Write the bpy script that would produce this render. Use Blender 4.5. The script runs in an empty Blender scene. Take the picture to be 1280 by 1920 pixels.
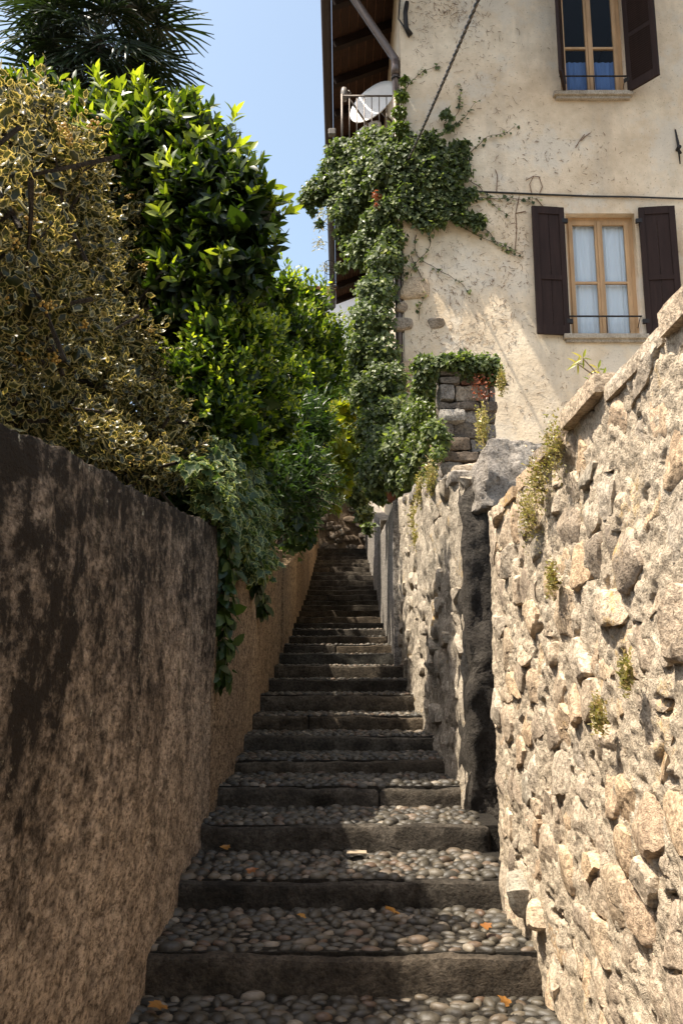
import bpy, math, random
import numpy as np
from mathutils import Vector, Matrix
random.seed(7)
RNG = np.random.default_rng(11)
scn = bpy.context.scene
COL = scn.collection
R = math.radians

# ------------------------------------------------------------------ camera, sky, sun, exposure
EYE = 1.69
PITCH = math.atan(305 / 1600)
FPX = 1600.0
cam_d = bpy.data.cameras.new('camera'); cam = bpy.data.objects.new('camera', cam_d); COL.objects.link(cam)
cam.location = (0, 0, EYE); cam.rotation_euler = (R(90) + PITCH, 0, 0)
cam_d.sensor_fit = 'VERTICAL'; cam_d.sensor_height = 36; cam_d.lens = 36 * FPX / 1920
cam_d.clip_start = .05; cam_d.clip_end = 2000
scn.camera = cam

SUN = Vector((.47, .18, -1.0)).normalized()          # direction the light travels
el = math.asin(-SUN.z); rot = math.atan2(-SUN.x, -SUN.y)
w = bpy.data.worlds.new('World'); scn.world = w; w.use_nodes = True
wn = w.node_tree.nodes; wl_ = w.node_tree.links
sky = wn.new('ShaderNodeTexSky'); sky.sky_type = 'NISHITA'; sky.sun_disc = False
sky.sun_elevation = el; sky.sun_rotation = rot; sky.altitude = 250; sky.dust_density = 4.0; sky.air_density = 1.0; sky.ozone_density = 1.0
wn['Background'].inputs[1].default_value = .117
hs_ = wn.new('ShaderNodeHueSaturation'); hs_.inputs['Saturation'].default_value = .84; hs_.inputs['Hue'].default_value = .486
wl_.new(sky.outputs[0], hs_.inputs['Color']); wl_.new(hs_.outputs[0], wn['Background'].inputs[0])
sd = bpy.data.lights.new('sun', 'SUN'); sd.energy = 4.0; sd.angle = R(.55); sd.color = (1, .91, .78)
so = bpy.data.objects.new('sun', sd); COL.objects.link(so)
so.rotation_euler = SUN.to_track_quat('-Z', 'Y').to_euler(); so.location = (-10, -3, 20)
vs = scn.view_settings
vs.view_transform = 'Standard'; vs.look = 'None'; vs.gamma = 1; vs.exposure = 1.42; vs.use_curve_mapping = False
scn.cycles.use_denoising = True
scn.cycles.max_bounces = 8; scn.cycles.transparent_max_bounces = 8

# ------------------------------------------------------------------ helpers
cp, sp = math.cos(PITCH), math.sin(PITCH)
def P(px, py, Y):
    """point of the place seen at photo pixel (px,py), at distance Y up the alley"""
    dx = (px - 640) / FPX; dy = (960 - py) / FPX
    d = np.array([dx, cp - dy * sp, sp + dy * cp])
    t = Y / d[1]
    return np.array([0, 0, EYE]) + d * t
def pix(Y, r):                                        # pixel size -> metres at distance Y
    return r * Y / FPX / cp

def _h(ix, iy, iz, seed):
    with np.errstate(over='ignore'):
        n = (ix.astype(np.uint32) * np.uint32(374761393) + iy.astype(np.uint32) * np.uint32(668265263)
             + iz.astype(np.uint32) * np.uint32(2147483647) + np.uint32(seed * 144665 + 1013))
        n = (n ^ (n >> np.uint32(13))) * np.uint32(1274126177)
        n = (n ^ (n >> np.uint32(16))) * np.uint32(2246822519)
        n ^= n >> np.uint32(15)
    return (n & np.uint32(0xffffff)).astype(np.float64) / 0xffffff
def vnoise(p, seed=0):
    p = np.asarray(p, float); i = np.floor(p).astype(np.int64); f = p - i; f = f * f * (3 - 2 * f)
    r = 0
    for a in (0, 1):
        for b in (0, 1):
            for c in (0, 1):
                wgt = (f[:, 0] if a else 1 - f[:, 0]) * (f[:, 1] if b else 1 - f[:, 1]) * (f[:, 2] if c else 1 - f[:, 2])
                r = r + wgt * _h(i[:, 0] + a, i[:, 1] + b, i[:, 2] + c, seed)
    return r
def fbm(p, octv=4, seed=0, gain=.5):
    r = 0; a = 1; s = 0; p = np.asarray(p, float)
    for o in range(octv):
        r = r + a * vnoise(p * 2 ** o + 17.3 * o, seed + o); s += a; a *= gain
    return r / s - .5

def wloc(o):
    v = Vector((0, 0, 0))
    while o: v += o.location; o = o.parent
    return v
def new_mesh(name, verts, faces, smooth=False, attrs=None):
    verts = np.asarray(verts, np.float32)
    if isinstance(faces, np.ndarray): faces = [faces]
    me = bpy.data.meshes.new(name)
    if len(faces) and not isinstance(faces[0], np.ndarray):
        me.from_pydata(verts.tolist(), [], [list(map(int, f)) for f in faces])
    else:
        li = np.concatenate([f.ravel() for f in faces]).astype(np.int32)
        cnt = np.concatenate([np.full(len(f), f.shape[1]) for f in faces]).astype(np.int32)
        st = np.concatenate([[0], np.cumsum(cnt)[:-1]]).astype(np.int32)
        me.vertices.add(len(verts)); me.vertices.foreach_set('co', verts.ravel())
        me.loops.add(len(li)); me.loops.foreach_set('vertex_index', li)
        me.polygons.add(len(cnt)); me.polygons.foreach_set('loop_start', st); me.polygons.foreach_set('loop_total', cnt)
        me.update(calc_edges=True)
    if smooth:
        me.polygons.foreach_set('use_smooth', [True] * len(me.polygons))
        if name in ('stone', 'rock', 'lower_rock', 'coping_stone'): me.set_sharp_from_angle(angle=R(32))
    for k, v in (attrs or {}).items():
        at = me.attributes.new(k, 'FLOAT', 'POINT'); at.data.foreach_set('value', np.asarray(v, np.float32))
    return me
def link(name, me, mat, parent=None, loc=None, label=None):
    o = bpy.data.objects.new(name, me); COL.objects.link(o)
    if mat is not None and (len(me.materials) == 0): me.materials.append(mat)
    if parent: o.parent = parent
    if loc is not None: o.location = loc
    if label: o['label'] = label
    return o
def mobj(name, verts, faces, mat, parent=None, smooth=False, attrs=None, label=None):
    """verts in world space"""
    verts = np.asarray(verts, float)
    if parent: verts = verts - np.array(wloc(parent))
    return link(name, new_mesh(name, verts, faces, smooth, attrs), mat, parent, None, label)
def tag(o, label=None, cat=None, group=None, kind=None):
    if label: o['label'] = label
    if cat: o['category'] = cat
    if group: o['group'] = group
    if kind: o['kind'] = kind
    return o
def empty(name, loc, label=None, cat=None, group=None, kind=None):
    o = bpy.data.objects.new(name, None); COL.objects.link(o); o.location = Vector([float(c) for c in loc]); o.empty_display_size = .1
    return tag(o, label, cat, group, kind)

class MB:
    def __init__(s): s.v = []; s.f = []; s.n = 0
    def add(s, v, f):
        v = np.asarray(v, float); s.v.append(v)
        s.f += [[int(i) + s.n for i in q] for q in f]; s.n += len(v); return s
    def box(s, x0, x1, y0, y1, z0, z1, M=None, bev=0):
        if bev <= 0:
            v = [(x, y, z) for x in (x0, x1) for y in (y0, y1) for z in (z0, z1)]
            f = [(0, 1, 3, 2), (4, 6, 7, 5), (0, 4, 5, 1), (2, 3, 7, 6), (0, 2, 6, 4), (1, 5, 7, 3)]
        else:
            import bmesh
            bm = bmesh.new(); bmesh.ops.create_cube(bm, size=1)
            for q in bm.verts:
                q.co = Vector(((x0 + x1) / 2 + q.co.x * (x1 - x0), (y0 + y1) / 2 + q.co.y * (y1 - y0), (z0 + z1) / 2 + q.co.z * (z1 - z0)))
            bmesh.ops.bevel(bm, geom=bm.edges[:], offset=bev, segments=1, affect='EDGES')
            bm.verts.ensure_lookup_table(); v = [tuple(q.co) for q in bm.verts]; f = [[q.index for q in p.verts] for p in bm.faces]; bm.free()
        v = np.array(v, float)
        if M is not None:
            M = np.array(M); v = v @ M[:3, :3].T + M[:3, 3]
        return s.add(v, f)
    def tube(s, pts, rad, seg=6, cap=True):
        pts = np.asarray(pts, float); n = len(pts); rad = np.broadcast_to(np.asarray(rad, float), (n,))
        V = []; up = np.array([.13, .21, .97])
        for i in range(n):
            t = pts[min(i + 1, n - 1)] - pts[max(i - 1, 0)]; t = t / (np.linalg.norm(t) + 1e-9)
            a = np.cross(t, up)
            if np.linalg.norm(a) < .1: a = np.cross(t, np.array([1, .1, 0]))
            a /= np.linalg.norm(a); b = np.cross(t, a)
            for k in range(seg):
                q = 2 * math.pi * k / seg; V.append(pts[i] + rad[i] * (a * math.cos(q) + b * math.sin(q)))
        F = [(i * seg + k, i * seg + (k + 1) % seg, (i + 1) * seg + (k + 1) % seg, (i + 1) * seg + k) for i in range(n - 1) for k in range(seg)]
        if cap: F += [tuple(range(seg))[::-1], tuple(range((n - 1) * seg, n * seg))]
        return s.add(V, F)
    def build(s, name, mat, parent=None, smooth=False, label=None):
        return mobj(name, np.concatenate(s.v), s.f, mat, parent, smooth, None, label)

# ------------------------------------------------------------------ materials
def nodes(name):
    m = bpy.data.materials.new(name); m.use_nodes = True
    t = m.node_tree; b = t.nodes['Principled BSDF']; return m, t, b
def N(t, typ, **kw):
    n = t.nodes.new(typ)
    for k, v in kw.items():
        if k in n.inputs: n.inputs[k].default_value = v
        else: setattr(n, k, v)
    return n
def ramp(t, fac, stops, interp='LINEAR'):
    n = t.nodes.new('ShaderNodeValToRGB'); n.color_ramp.interpolation = interp
    e = n.color_ramp.elements
    while len(e) < len(stops): e.new(.5)
    for i, (p, c) in enumerate(stops):
        e[i].position = p; e[i].color = (*c, 1) if len(c) == 3 else c
    t.links.new(fac, n.inputs[0]); return n.outputs[0]
def mix(t, fac, a, b, mode='MIX'):
    n = t.nodes.new('ShaderNodeMix'); n.data_type = 'RGBA'; n.blend_type = mode
    for i, v in ((0, fac), (6, a), (7, b)):
        if isinstance(v, (int, float)): n.inputs[i].default_value = v
        elif isinstance(v, tuple): n.inputs[i].default_value = (*v, 1)
        else: t.links.new(v, n.inputs[i])
    return n.outputs[2]
def noise(t, scale, detail=6, rough=.6, stretch=None, coord='Object', dist=0, off=None):
    tc = N(t, 'ShaderNodeTexCoord') if coord == 'Object' else N(t, 'ShaderNodeNewGeometry')
    o = tc.outputs['Object'] if coord == 'Object' else tc.outputs['Position']
    if stretch or off:
        mp = N(t, 'ShaderNodeMapping'); mp.inputs['Scale'].default_value = stretch or (1, 1, 1); mp.inputs['Location'].default_value = off or (0, 0, 0)
        t.links.new(o, mp.inputs[0]); o = mp.outputs[0]
    n = N(t, 'ShaderNodeTexNoise', Scale=scale, Detail=detail, Roughness=rough, Distortion=dist)
    t.links.new(o, n.inputs['Vector']); return n.outputs['Fac']
def bump(t, b, hts, dist=.01, strength=1.0):
    prev = None
    for h, d in hts:
        n = N(t, 'ShaderNodeBump', Strength=strength, Distance=d)
        t.links.new(h, n.inputs['Height'])
        if prev: t.links.new(prev, n.inputs['Normal'])
        prev = n.outputs[0]
    t.links.new(prev, b.inputs['Normal'])
def plain(name, col, rough=.6, metal=0, var=.15, scale=30, bmp=.002, spec=.4):
    m, t, b = nodes(name)
    n = noise(t, scale, coord='World')
    c = ramp(t, n, [(.3, tuple(x * (1 - var) for x in col)), (.7, tuple(min(1, x * (1 + var)) for x in col))])
    t.links.new(c, b.inputs['Base Color']); b.inputs['Roughness'].default_value = rough; b.inputs['Metallic'].default_value = metal
    b.inputs['Specular IOR Level'].default_value = spec
    if bmp: bump(t, b, [(n, bmp)])
    return m

def stone_mat(name, c1, c2, c3, scale=6, lichen=0.0, dirt=.35, rnd=True, bm=.012, fine=60):
    m, t, b = nodes(name)
    n1 = noise(t, scale, 7, .65, coord='World'); n2 = noise(t, scale * 7, 5, .7, coord='World'); n3 = noise(t, fine, 4, .7, coord='World')
    c = ramp(t, n1, [(.3, c1), (.5, c2), (.72, c3)])
    if rnd:
        oi = N(t, 'ShaderNodeObjectInfo')
        tint = ramp(t, oi.outputs['Random'], [(0, (.55, .53, .52)), (.2, (.85, .8, .76)), (.45, (1.05, .98, .9)), (.62, (.9, .9, .9)), (.8, (1.08, .93, .76)), (.92, (.96, .84, .74)), (1, (.66, .70, .72))])
        c = mix(t, 1.0, c, tint, 'MULTIPLY')
    dk = ramp(t, n2, [(.36, (dirt,) * 3), (.58, (1, 1, 1))])
    c = mix(t, .75, c, dk, 'MULTIPLY')
    c = mix(t, .8, c, ramp(t, n3, [(.34, (.42, .38, .33)), (.5, (1, 1, 1))]), 'MULTIPLY')
    if lichen:
        n4 = noise(t, 3.1, 6, .7, coord='World', off=(5, 3, 1))
        f = ramp(t, n4, [(.62 - lichen * .05, (0, 0, 0)), (.70, (1, 1, 1))])
        f2 = mix(t, 1.0, f, ramp(t, n2, [(.45, (0, 0, 0)), (.62, (1, 1, 1))]), 'MULTIPLY')
        c = mix(t, f2, c, (.46, .27, .05))
    t.links.new(c, b.inputs['Base Color']); b.inputs['Roughness'].default_value = .9; b.inputs['Specular IOR Level'].default_value = .25
    bump(t, b, [(n1, bm), (n2, bm * .7), (n3, bm * .4)])
    return m
M = {}
M['rubble'] = stone_mat('rubble_stone', (.40, .33, .25), (.59, .495, .375), (.70, .60, .475), 7, lichen=.3)
M['mortar'] = stone_mat('lime_mortar', (.40, .325, .235), (.58, .475, .345), (.68, .57, .43), 4, lichen=1.0, rnd=False, bm=.022, dirt=.45, fine=90)
M['render'] = stone_mat('rough_render', (.32, .27, .205), (.50, .425, .325), (.62, .54, .425), 3, lichen=.9, rnd=False, bm=.03, dirt=.5, fine=80)
M['rock'] = stone_mat('grey_rock', (.20, .185, .165), (.36, .34, .31), (.50, .48, .44), 5, rnd=True, bm=.025)
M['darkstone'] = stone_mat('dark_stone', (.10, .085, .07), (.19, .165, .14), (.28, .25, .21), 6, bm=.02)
M['kerb'] = stone_mat('kerb_granite', (.030, .026, .019), (.082, .071, .055), (.175, .157, .128), 7, bm=.016, dirt=.3)
M['damp'] = stone_mat('damp_dark_stone', (.035, .03, .025), (.07, .062, .052), (.13, .118, .10), 6, bm=.03)  # the wall end's shade is put into this darker stone colour
M['brick'] = stone_mat('old_brick', (.15, .075, .05), (.23, .12, .085), (.32, .2, .15), 9, bm=.012, dirt=.25)

def cobble_mat():
    m, t, b = nodes('river_cobble')
    oi = N(t, 'ShaderNodeObjectInfo'); at = N(t, 'ShaderNodeAttribute', attribute_name='rnd')
    add = N(t, 'ShaderNodeMath', operation='ADD'); t.links.new(oi.outputs['Random'], add.inputs[0]); t.links.new(at.outputs['Fac'], add.inputs[1])
    fr = N(t, 'ShaderNodeMath', operation='FRACT'); t.links.new(add.outputs[0], fr.inputs[0])
    c = ramp(t, fr.outputs[0], [(0, (.035, .029, .021)), (.3, (.08, .068, .05)), (.55, (.05, .045, .036)), (.75, (.125, .105, .075)), (.9, (.105, .063, .038)), (1, (.25, .215, .165))])
    n = noise(t, 45, 5, .7, coord='World'); n2 = noise(t, 6, 4, .6, coord='World')
    c = mix(t, .8, c, ramp(t, n, [(.3, (.6, .58, .54)), (.65, (1.1, 1.1, 1.08))]), 'MULTIPLY')
    c = mix(t, .7, c, ramp(t, n2, [(.35, (.5, .47, .4)), (.6, (1, 1, 1))]), 'MULTIPLY')
    t.links.new(c, b.inputs['Base Color']); b.inputs['Roughness'].default_value = .55
    bump(t, b, [(n, .003)]); return m
M['cobble'] = cobble_mat()
M['bed'] = stone_mat('tread_soil', (.018, .014, .010), (.03, .025, .018), (.055, .045, .033), 12, rnd=False, bm=.02)

def streak_plaster(name, light, mid, dark, topdark=True):
    """old render with black lichen running down in streaks"""
    m, t, b = nodes(name)
    big = noise(t, .9, 5, .6, (1, 1, .55), 'World')
    st = noise(t, 9, 10, .74, (1, .8, .9), 'World', dist=.3)
    st2 = noise(t, 26, 6, .72, (1, .7, 1), 'World', off=(3, 7, 1))
    fine = noise(t, 70, 4, .7, (1, .5, 1), 'World'); med = noise(t, 20, 5, .65, (1, .6, 1), 'World')
    c = ramp(t, big, [(.3, mid), (.7, light)])
    c = mix(t, ramp(t, med, [(.38, (.8,) * 3), (.58, (0, 0, 0))]), c, tuple(x * .4 for x in mid))
    c = mix(t, .85, c, ramp(t, fine, [(.38, (.22, .19, .16)), (.53, (1.1, 1.1, 1.1))]), 'MULTIPLY')
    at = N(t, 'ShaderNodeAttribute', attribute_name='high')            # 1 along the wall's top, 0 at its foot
    def madd(x, k, y):
        q = N(t, 'ShaderNodeMath', operation='MULTIPLY_ADD'); t.links.new(x, q.inputs[0]); q.inputs[1].default_value = k
        if isinstance(y, float): q.inputs[2].default_value = y
        else: t.links.new(y, q.inputs[2])
        return q.outputs[0]
    patch = noise(t, 1.5, 5, .6, (1, 1, .6), 'World', off=(4, 4, 8))
    run = noise(t, 11, 5, .6, (1, 1, .10), 'World', off=(2, 6, 3))
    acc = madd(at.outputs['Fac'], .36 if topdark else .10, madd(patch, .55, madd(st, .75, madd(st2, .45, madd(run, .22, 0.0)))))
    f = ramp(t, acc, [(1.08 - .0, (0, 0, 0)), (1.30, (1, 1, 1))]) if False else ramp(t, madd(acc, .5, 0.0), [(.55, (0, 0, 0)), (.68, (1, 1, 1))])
    c = mix(t, f, c, dark)
    pale = ramp(t, noise(t, 18, 6, .75, (1, .7, .8), 'World', off=(9, 2, 4)), [(.63, (0, 0, 0)), (.70, (.85,) * 3)])
    c = mix(t, pale, c, tuple(min(.8, x * 1.25) for x in light))
    moss = ramp(t, noise(t, 2.5, 5, .7, (1, 1, .5), 'World', off=(1, 9, 2)), [(.62, (0, 0, 0)), (.72, (.6,) * 3)])
    c = mix(t, moss, c, (.05, .048, .014))
    t.links.new(c, b.inputs['Base Color']); b.inputs['Roughness'].default_value = .95; b.inputs['Specular IOR Level'].default_value = .2
    bump(t, b, [(big, .05), (med, .03), (fine, .014), (st, .025)]); return m
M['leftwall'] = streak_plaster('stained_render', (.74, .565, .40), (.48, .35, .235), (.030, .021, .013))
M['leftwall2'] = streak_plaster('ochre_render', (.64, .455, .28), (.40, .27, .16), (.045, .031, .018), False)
M['smooth'] = streak_plaster('grey_smooth_render', (.42, .38, .33), (.33, .30, .26), (.10, .09, .08), False)

def facade_mat():
    m, t, b = nodes('facade_plaster')
    big = noise(t, .7, 6, .62, coord='World'); med = noise(t, 3.5, 7, .65, coord='World'); fine = noise(t, 28, 6, .7, coord='World')
    st = noise(t, 2.0, 7, .7, (1, 1, .22), 'World')
    c = ramp(t, big, [(.3, (.60, .47, .32)), (.5, (.70, .575, .415)), (.7, (.74, .635, .48))])
    c = mix(t, .6, c, ramp(t, med, [(.34, (.72, .68, .62)), (.6, (1.05, 1.04, 1.02))]), 'MULTIPLY')
    c = mix(t, ramp(t, st, [(.5, (0, 0, 0)), (.72, (.6,) * 3)]), c, (.40, .345, .27))
    c = mix(t, ramp(t, noise(t, 1.1, 6, .65, coord='World', off=(3, 0, 7)), [(.52, (0, 0, 0)), (.6, (.55,) * 3)]), c, (.60, .545, .45))
    c = mix(t, ramp(t, fine, [(.58, (0, 0, 0)), (.68, (.75,) * 3)]), c, (.25, .18, .115))
    t.links.new(c, b.inputs['Base Color']); b.inputs['Roughness'].default_value = .92; b.inputs['Specular IOR Level'].default_value = .2
    bump(t, b, [(med, .02), (fine, .004)]); return m
M['facade'] = facade_mat()

def wood_mat(name, col, scale=(1, 1, .08), var=.4, rough=.6, chips=None):
    m, t, b = nodes(name)
    g = noise(t, 26, 6, .65, scale, 'World'); g2 = noise(t, 5, 4, .6, (1, 1, .3), 'World')
    c = ramp(t, g, [(.3, tuple(x * (1 - var) for x in col)), (.7, tuple(x * (1 + var) for x in col))])
    c = mix(t, .5, c, ramp(t, g2, [(.35, (.6,) * 3), (.6, (1.05,) * 3)]), 'MULTIPLY')
    if chips:
        ch = noise(t, 17, 8, .8, (1, 1, .45), 'World', dist=.6)
        zz = N(t, 'ShaderNodeNewGeometry'); sx = N(t, 'ShaderNodeSeparateXYZ'); t.links.new(zz.outputs['Position'], sx.inputs[0])
        mr = N(t, 'ShaderNodeMapRange'); mr.inputs[1].default_value = 6.3; mr.inputs[2].default_value = 5.3; mr.inputs[3].default_value = -.08; mr.inputs[4].default_value = .045
        t.links.new(sx.outputs[2], mr.inputs[0])
        ad = N(t, 'ShaderNodeMath', operation='ADD'); t.links.new(ch, ad.inputs[0]); t.links.new(mr.outputs[0], ad.inputs[1])
        c = mix(t, ramp(t, ad.outputs[0], [(.655, (0, 0, 0)), (.67, (1, 1, 1))]), c, chips)
    t.links.new(c, b.inputs['Base Color']); b.inputs['Roughness'].default_value = rough; b.inputs['Specular IOR Level'].default_value = .2
    bump(t, b, [(g, .003)]); return m
M['shutter'] = wood_mat('dark_brown_shutter_paint', (.026, .014, .011), var=.25, rough=.75)
M['shutter_worn'] = wood_mat('flaking_brown_shutter_paint', (.026, .014, .011), var=.25, rough=.75, chips=(.42, .36, .30))
M['frame'] = wood_mat('ochre_window_wood', (.46, .29, .15), var=.12, rough=.5)
M['soffit'] = wood_mat('eaves_boards', (.05, .024, .014), (.15, 1, 1), .35, .8)
M['rafter'] = wood_mat('eaves_rafter', (.022, .012, .008), (.1, 1, 1), .35, .8)
M['gutter'] = plain('brown_gutter_metal', (.045, .028, .02), .6, 0)
M['pipe'] = plain('brown_downpipe_metal', (.13, .10, .085), .42, .5)
M['iron'] = plain('dark_iron', (.03, .026, .024), .55, .6)
M['rail'] = plain('grey_balcony_iron', (.16, .135, .115), .5, .5)
M['dish'] = plain('white_dish_paint', (.78, .77, .74), .4, 0, .04, 8, 0)
M['plastic'] = plain('pale_plastic', (.17, .15, .13), .5, 0, .1, 20, 0)
M['sill'] = stone_mat('sill_stone', (.30, .25, .19), (.42, .36, .28), (.5, .44, .35), 7, rnd=False, bm=.006, dirt=.5)
M['cable'] = plain('black_cable', (.02, .018, .017), .5)
M['terracotta'] = plain('terracotta', (.34, .13, .07), .8, 0, .3, 14)
M['tile'] = plain('clay_roof_tile', (.33, .17, .10), .85, 0, .35, 9)
M['white_house'] = plain('white_house_plaster', (.8, .79, .76), .9, 0, .04, 2)
M['bark'] = stone_mat('bark', (.045, .033, .022), (.085, .064, .044), (.14, .11, .08), 18, rnd=False, bm=.02)
M['stem'] = plain('brown_stem', (.09, .06, .035), .8, 0, .3, 40)
M['tendril'] = plain('dead_tendril', (.15, .085, .05), .9, 0, .45, 60, 0)
M['soil'] = stone_mat('soil', (.04, .03, .02), (.07, .055, .035), (.10, .08, .05), 5, rnd=False)
M['gravel'] = stone_mat('pale_gravel', (.36, .31, .24), (.46, .40, .32), (.56, .5, .41), 20, rnd=False)  # unseen ground, made pale to bounce light onto the house front
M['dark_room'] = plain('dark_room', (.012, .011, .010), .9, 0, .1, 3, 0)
M['card'] = plain('scrap_card', (.30, .235, .16), .8, 0, .1, 15, 0)
M['berry'] = plain('amber_berry', (.48, .29, .06), .5, 0, .35, 30, 0)
M['flower'] = plain('mauve_flower', (.30, .18, .28), .7, 0, .3, 50, 0)

def curtain_mat(name, col):
    m, t, b = nodes(name)
    b.inputs['Base Color'].default_value = (*col, 1); b.inputs['Roughness'].default_value = .9
    tr = N(t, 'ShaderNodeBsdfTranslucent'); tr.inputs[0].default_value = (*col, 1)
    ms = N(t, 'ShaderNodeMixShader'); ms.inputs[0].default_value = .08
    out = t.nodes['Material Output']
    t.links.new(b.outputs[0], ms.inputs[1]); t.links.new(tr.outputs[0], ms.inputs[2]); t.links.new(ms.outputs[0], out.inputs[0]); return m
M['curtain'] = curtain_mat('white_voile', (.86, .89, .92)); M['curtain_blue'] = curtain_mat('blue_half_curtain', (.11, .19, .38))  # the blue cloth colour stands in for sky reflected in the panes
def glass_mat():
    m, t, b = nodes('window_glass'); t.nodes.remove(b)
    tr = N(t, 'ShaderNodeBsdfTransparent'); tr.inputs[0].default_value = (.93, .95, .96, 1)
    gl = N(t, 'ShaderNodeBsdfGlossy'); gl.inputs['Roughness'].default_value = .02
    fr = N(t, 'ShaderNodeFresnel', IOR=1.16)
    ms = N(t, 'ShaderNodeMixShader'); t.links.new(fr.outputs[0], ms.inputs[0]); t.links.new(tr.outputs[0], ms.inputs[1]); t.links.new(gl.outputs[0], ms.inputs[2])
    t.links.new(ms.outputs[0], t.nodes['Material Output'].inputs[0]); return m
M['glass'] = glass_mat()

def leaf_mat(name, stops, edge=None, edge_pos=.45, trans=.38, tcol=(1.6, 1.9, .7), rough=.38, spec=.45):
    m, t, b = nodes(name)
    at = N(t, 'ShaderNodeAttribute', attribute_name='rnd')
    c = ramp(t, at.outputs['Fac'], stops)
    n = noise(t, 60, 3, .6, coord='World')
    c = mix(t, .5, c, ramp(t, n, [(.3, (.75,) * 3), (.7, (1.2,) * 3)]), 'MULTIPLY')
    if edge:
        e = N(t, 'ShaderNodeAttribute', attribute_name='edge')
        sh_ = N(t, 'ShaderNodeMath', operation='MULTIPLY_ADD'); sh_.inputs[1].default_value = .55; t.links.new(at.outputs['Fac'], sh_.inputs[0]); t.links.new(e.outputs['Fac'], sh_.inputs[2])
        jg = N(t, 'ShaderNodeMath', operation='MULTIPLY_ADD'); jg.inputs[1].default_value = .6; t.links.new(n, jg.inputs[0]); t.links.new(sh_.outputs[0], jg.inputs[2])
        q_ = N(t, 'ShaderNodeMath', operation='MULTIPLY'); q_.inputs[1].default_value = .5; t.links.new(jg.outputs[0], q_.inputs[0])
        c = mix(t, ramp(t, q_.outputs[0], [(edge_pos * .5 + .26, (0, 0, 0)), (edge_pos * .5 + .40, (.9,) * 3)]), c, edge)
    t.links.new(c, b.inputs['Base Color']); b.inputs['Roughness'].default_value = rough; b.inputs['Specular IOR Level'].default_value = spec
    tb = N(t, 'ShaderNodeBsdfTranslucent'); t.links.new(mix(t, 1.0, c, tcol, 'MULTIPLY'), tb.inputs[0])
    ms = N(t, 'ShaderNodeMixShader'); ms.inputs[0].default_value = trans
    t.links.new(b.outputs[0], ms.inputs[1]); t.links.new(tb.outputs[0], ms.inputs[2]); t.links.new(ms.outputs[0], t.nodes['Material Output'].inputs[0]); return m
M['laurel'] = leaf_mat('laurel_leaf', [(0, (.008, .016, .004)), (.5, (.024, .044, .008)), (.7, (.07, .105, .013)), (1, (.32, .36, .045))], tcol=(1.9, 2.0, .5))
M['privet'] = leaf_mat('privet_leaf', [(0, (.016, .032, .006)), (.4, (.045, .08, .012)), (.62, (.12, .17, .018)), (1, (.42, .45, .06))], tcol=(1.6, 1.7, .45), trans=.5)
M['shrub'] = leaf_mat('shrub_leaf', [(0, (.016, .032, .008)), (.6, (.045, .078, .017)), (1, (.13, .17, .035))], trans=.4)
M['holly'] = leaf_mat('variegated_holly_leaf', [(0, (.03, .036, .012)), (.7, (.055, .058, .02)), (.9, (.16, .13, .04)), (1, (.38, .28, .09))], (.46, .385, .17), .36, .40, (1.3, 1.15, .6), .35)
M['varivy'] = leaf_mat('variegated_ivy_leaf', [(0, (.035, .065, .025)), (1, (.075, .12, .04))], (.40, .42, .17), .6, .36, (1.5, 1.6, .6), .45)
M['ivy'] = leaf_mat('ivy_leaf', [(0, (.032, .046, .02)), (.5, (.09, .115, .048)), (.8, (.18, .205, .085)), (1, (.32, .32, .13))], trans=.34, rough=.5, spec=.3)
M['ivylight'] = leaf_mat('young_ivy_leaf', [(0, (.06, .085, .02)), (.6, (.13, .16, .04)), (1, (.22, .22, .06))], trans=.38)
M['vine'] = leaf_mat('yellow_vine_leaf', [(0, (.10, .15, .015)), (.6, (.24, .27, .03)), (1, (.40, .34, .05))], trans=.5, tcol=(1.7, 1.6, .4))
M['fern'] = leaf_mat('feathery_leaf', [(0, (.03, .06, .015)), (1, (.09, .13, .035))], trans=.4)
M['palm'] = leaf_mat('palm_leaf', [(0, (.018, .03, .012)), (.7, (.035, .055, .02)), (1, (.15, .12, .03))], trans=.22, tcol=(1.4, 1.5, .6), rough=.33)
M['sedum'] = leaf_mat('wall_tuft', [(0, (.18, .16, .06)), (.5, (.30, .25, .10)), (1, (.38, .26, .12))], trans=.3)
M['dry'] = leaf_mat('dry_leaf', [(0, (.24, .09, .03)), (1, (.40, .20, .04))], trans=.3, tcol=(1.2, 1, .5))
M['redleaf'] = leaf_mat('red_creeper_leaf', [(0, (.22, .06, .03)), (1, (.34, .13, .05))], trans=.4, tcol=(1.3, .9, .6))
M['tree'] = leaf_mat('tree_leaf', [(0, (.04, .075, .015)), (.6, (.09, .14, .025)), (1, (.17, .21, .05))], trans=.42)

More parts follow.
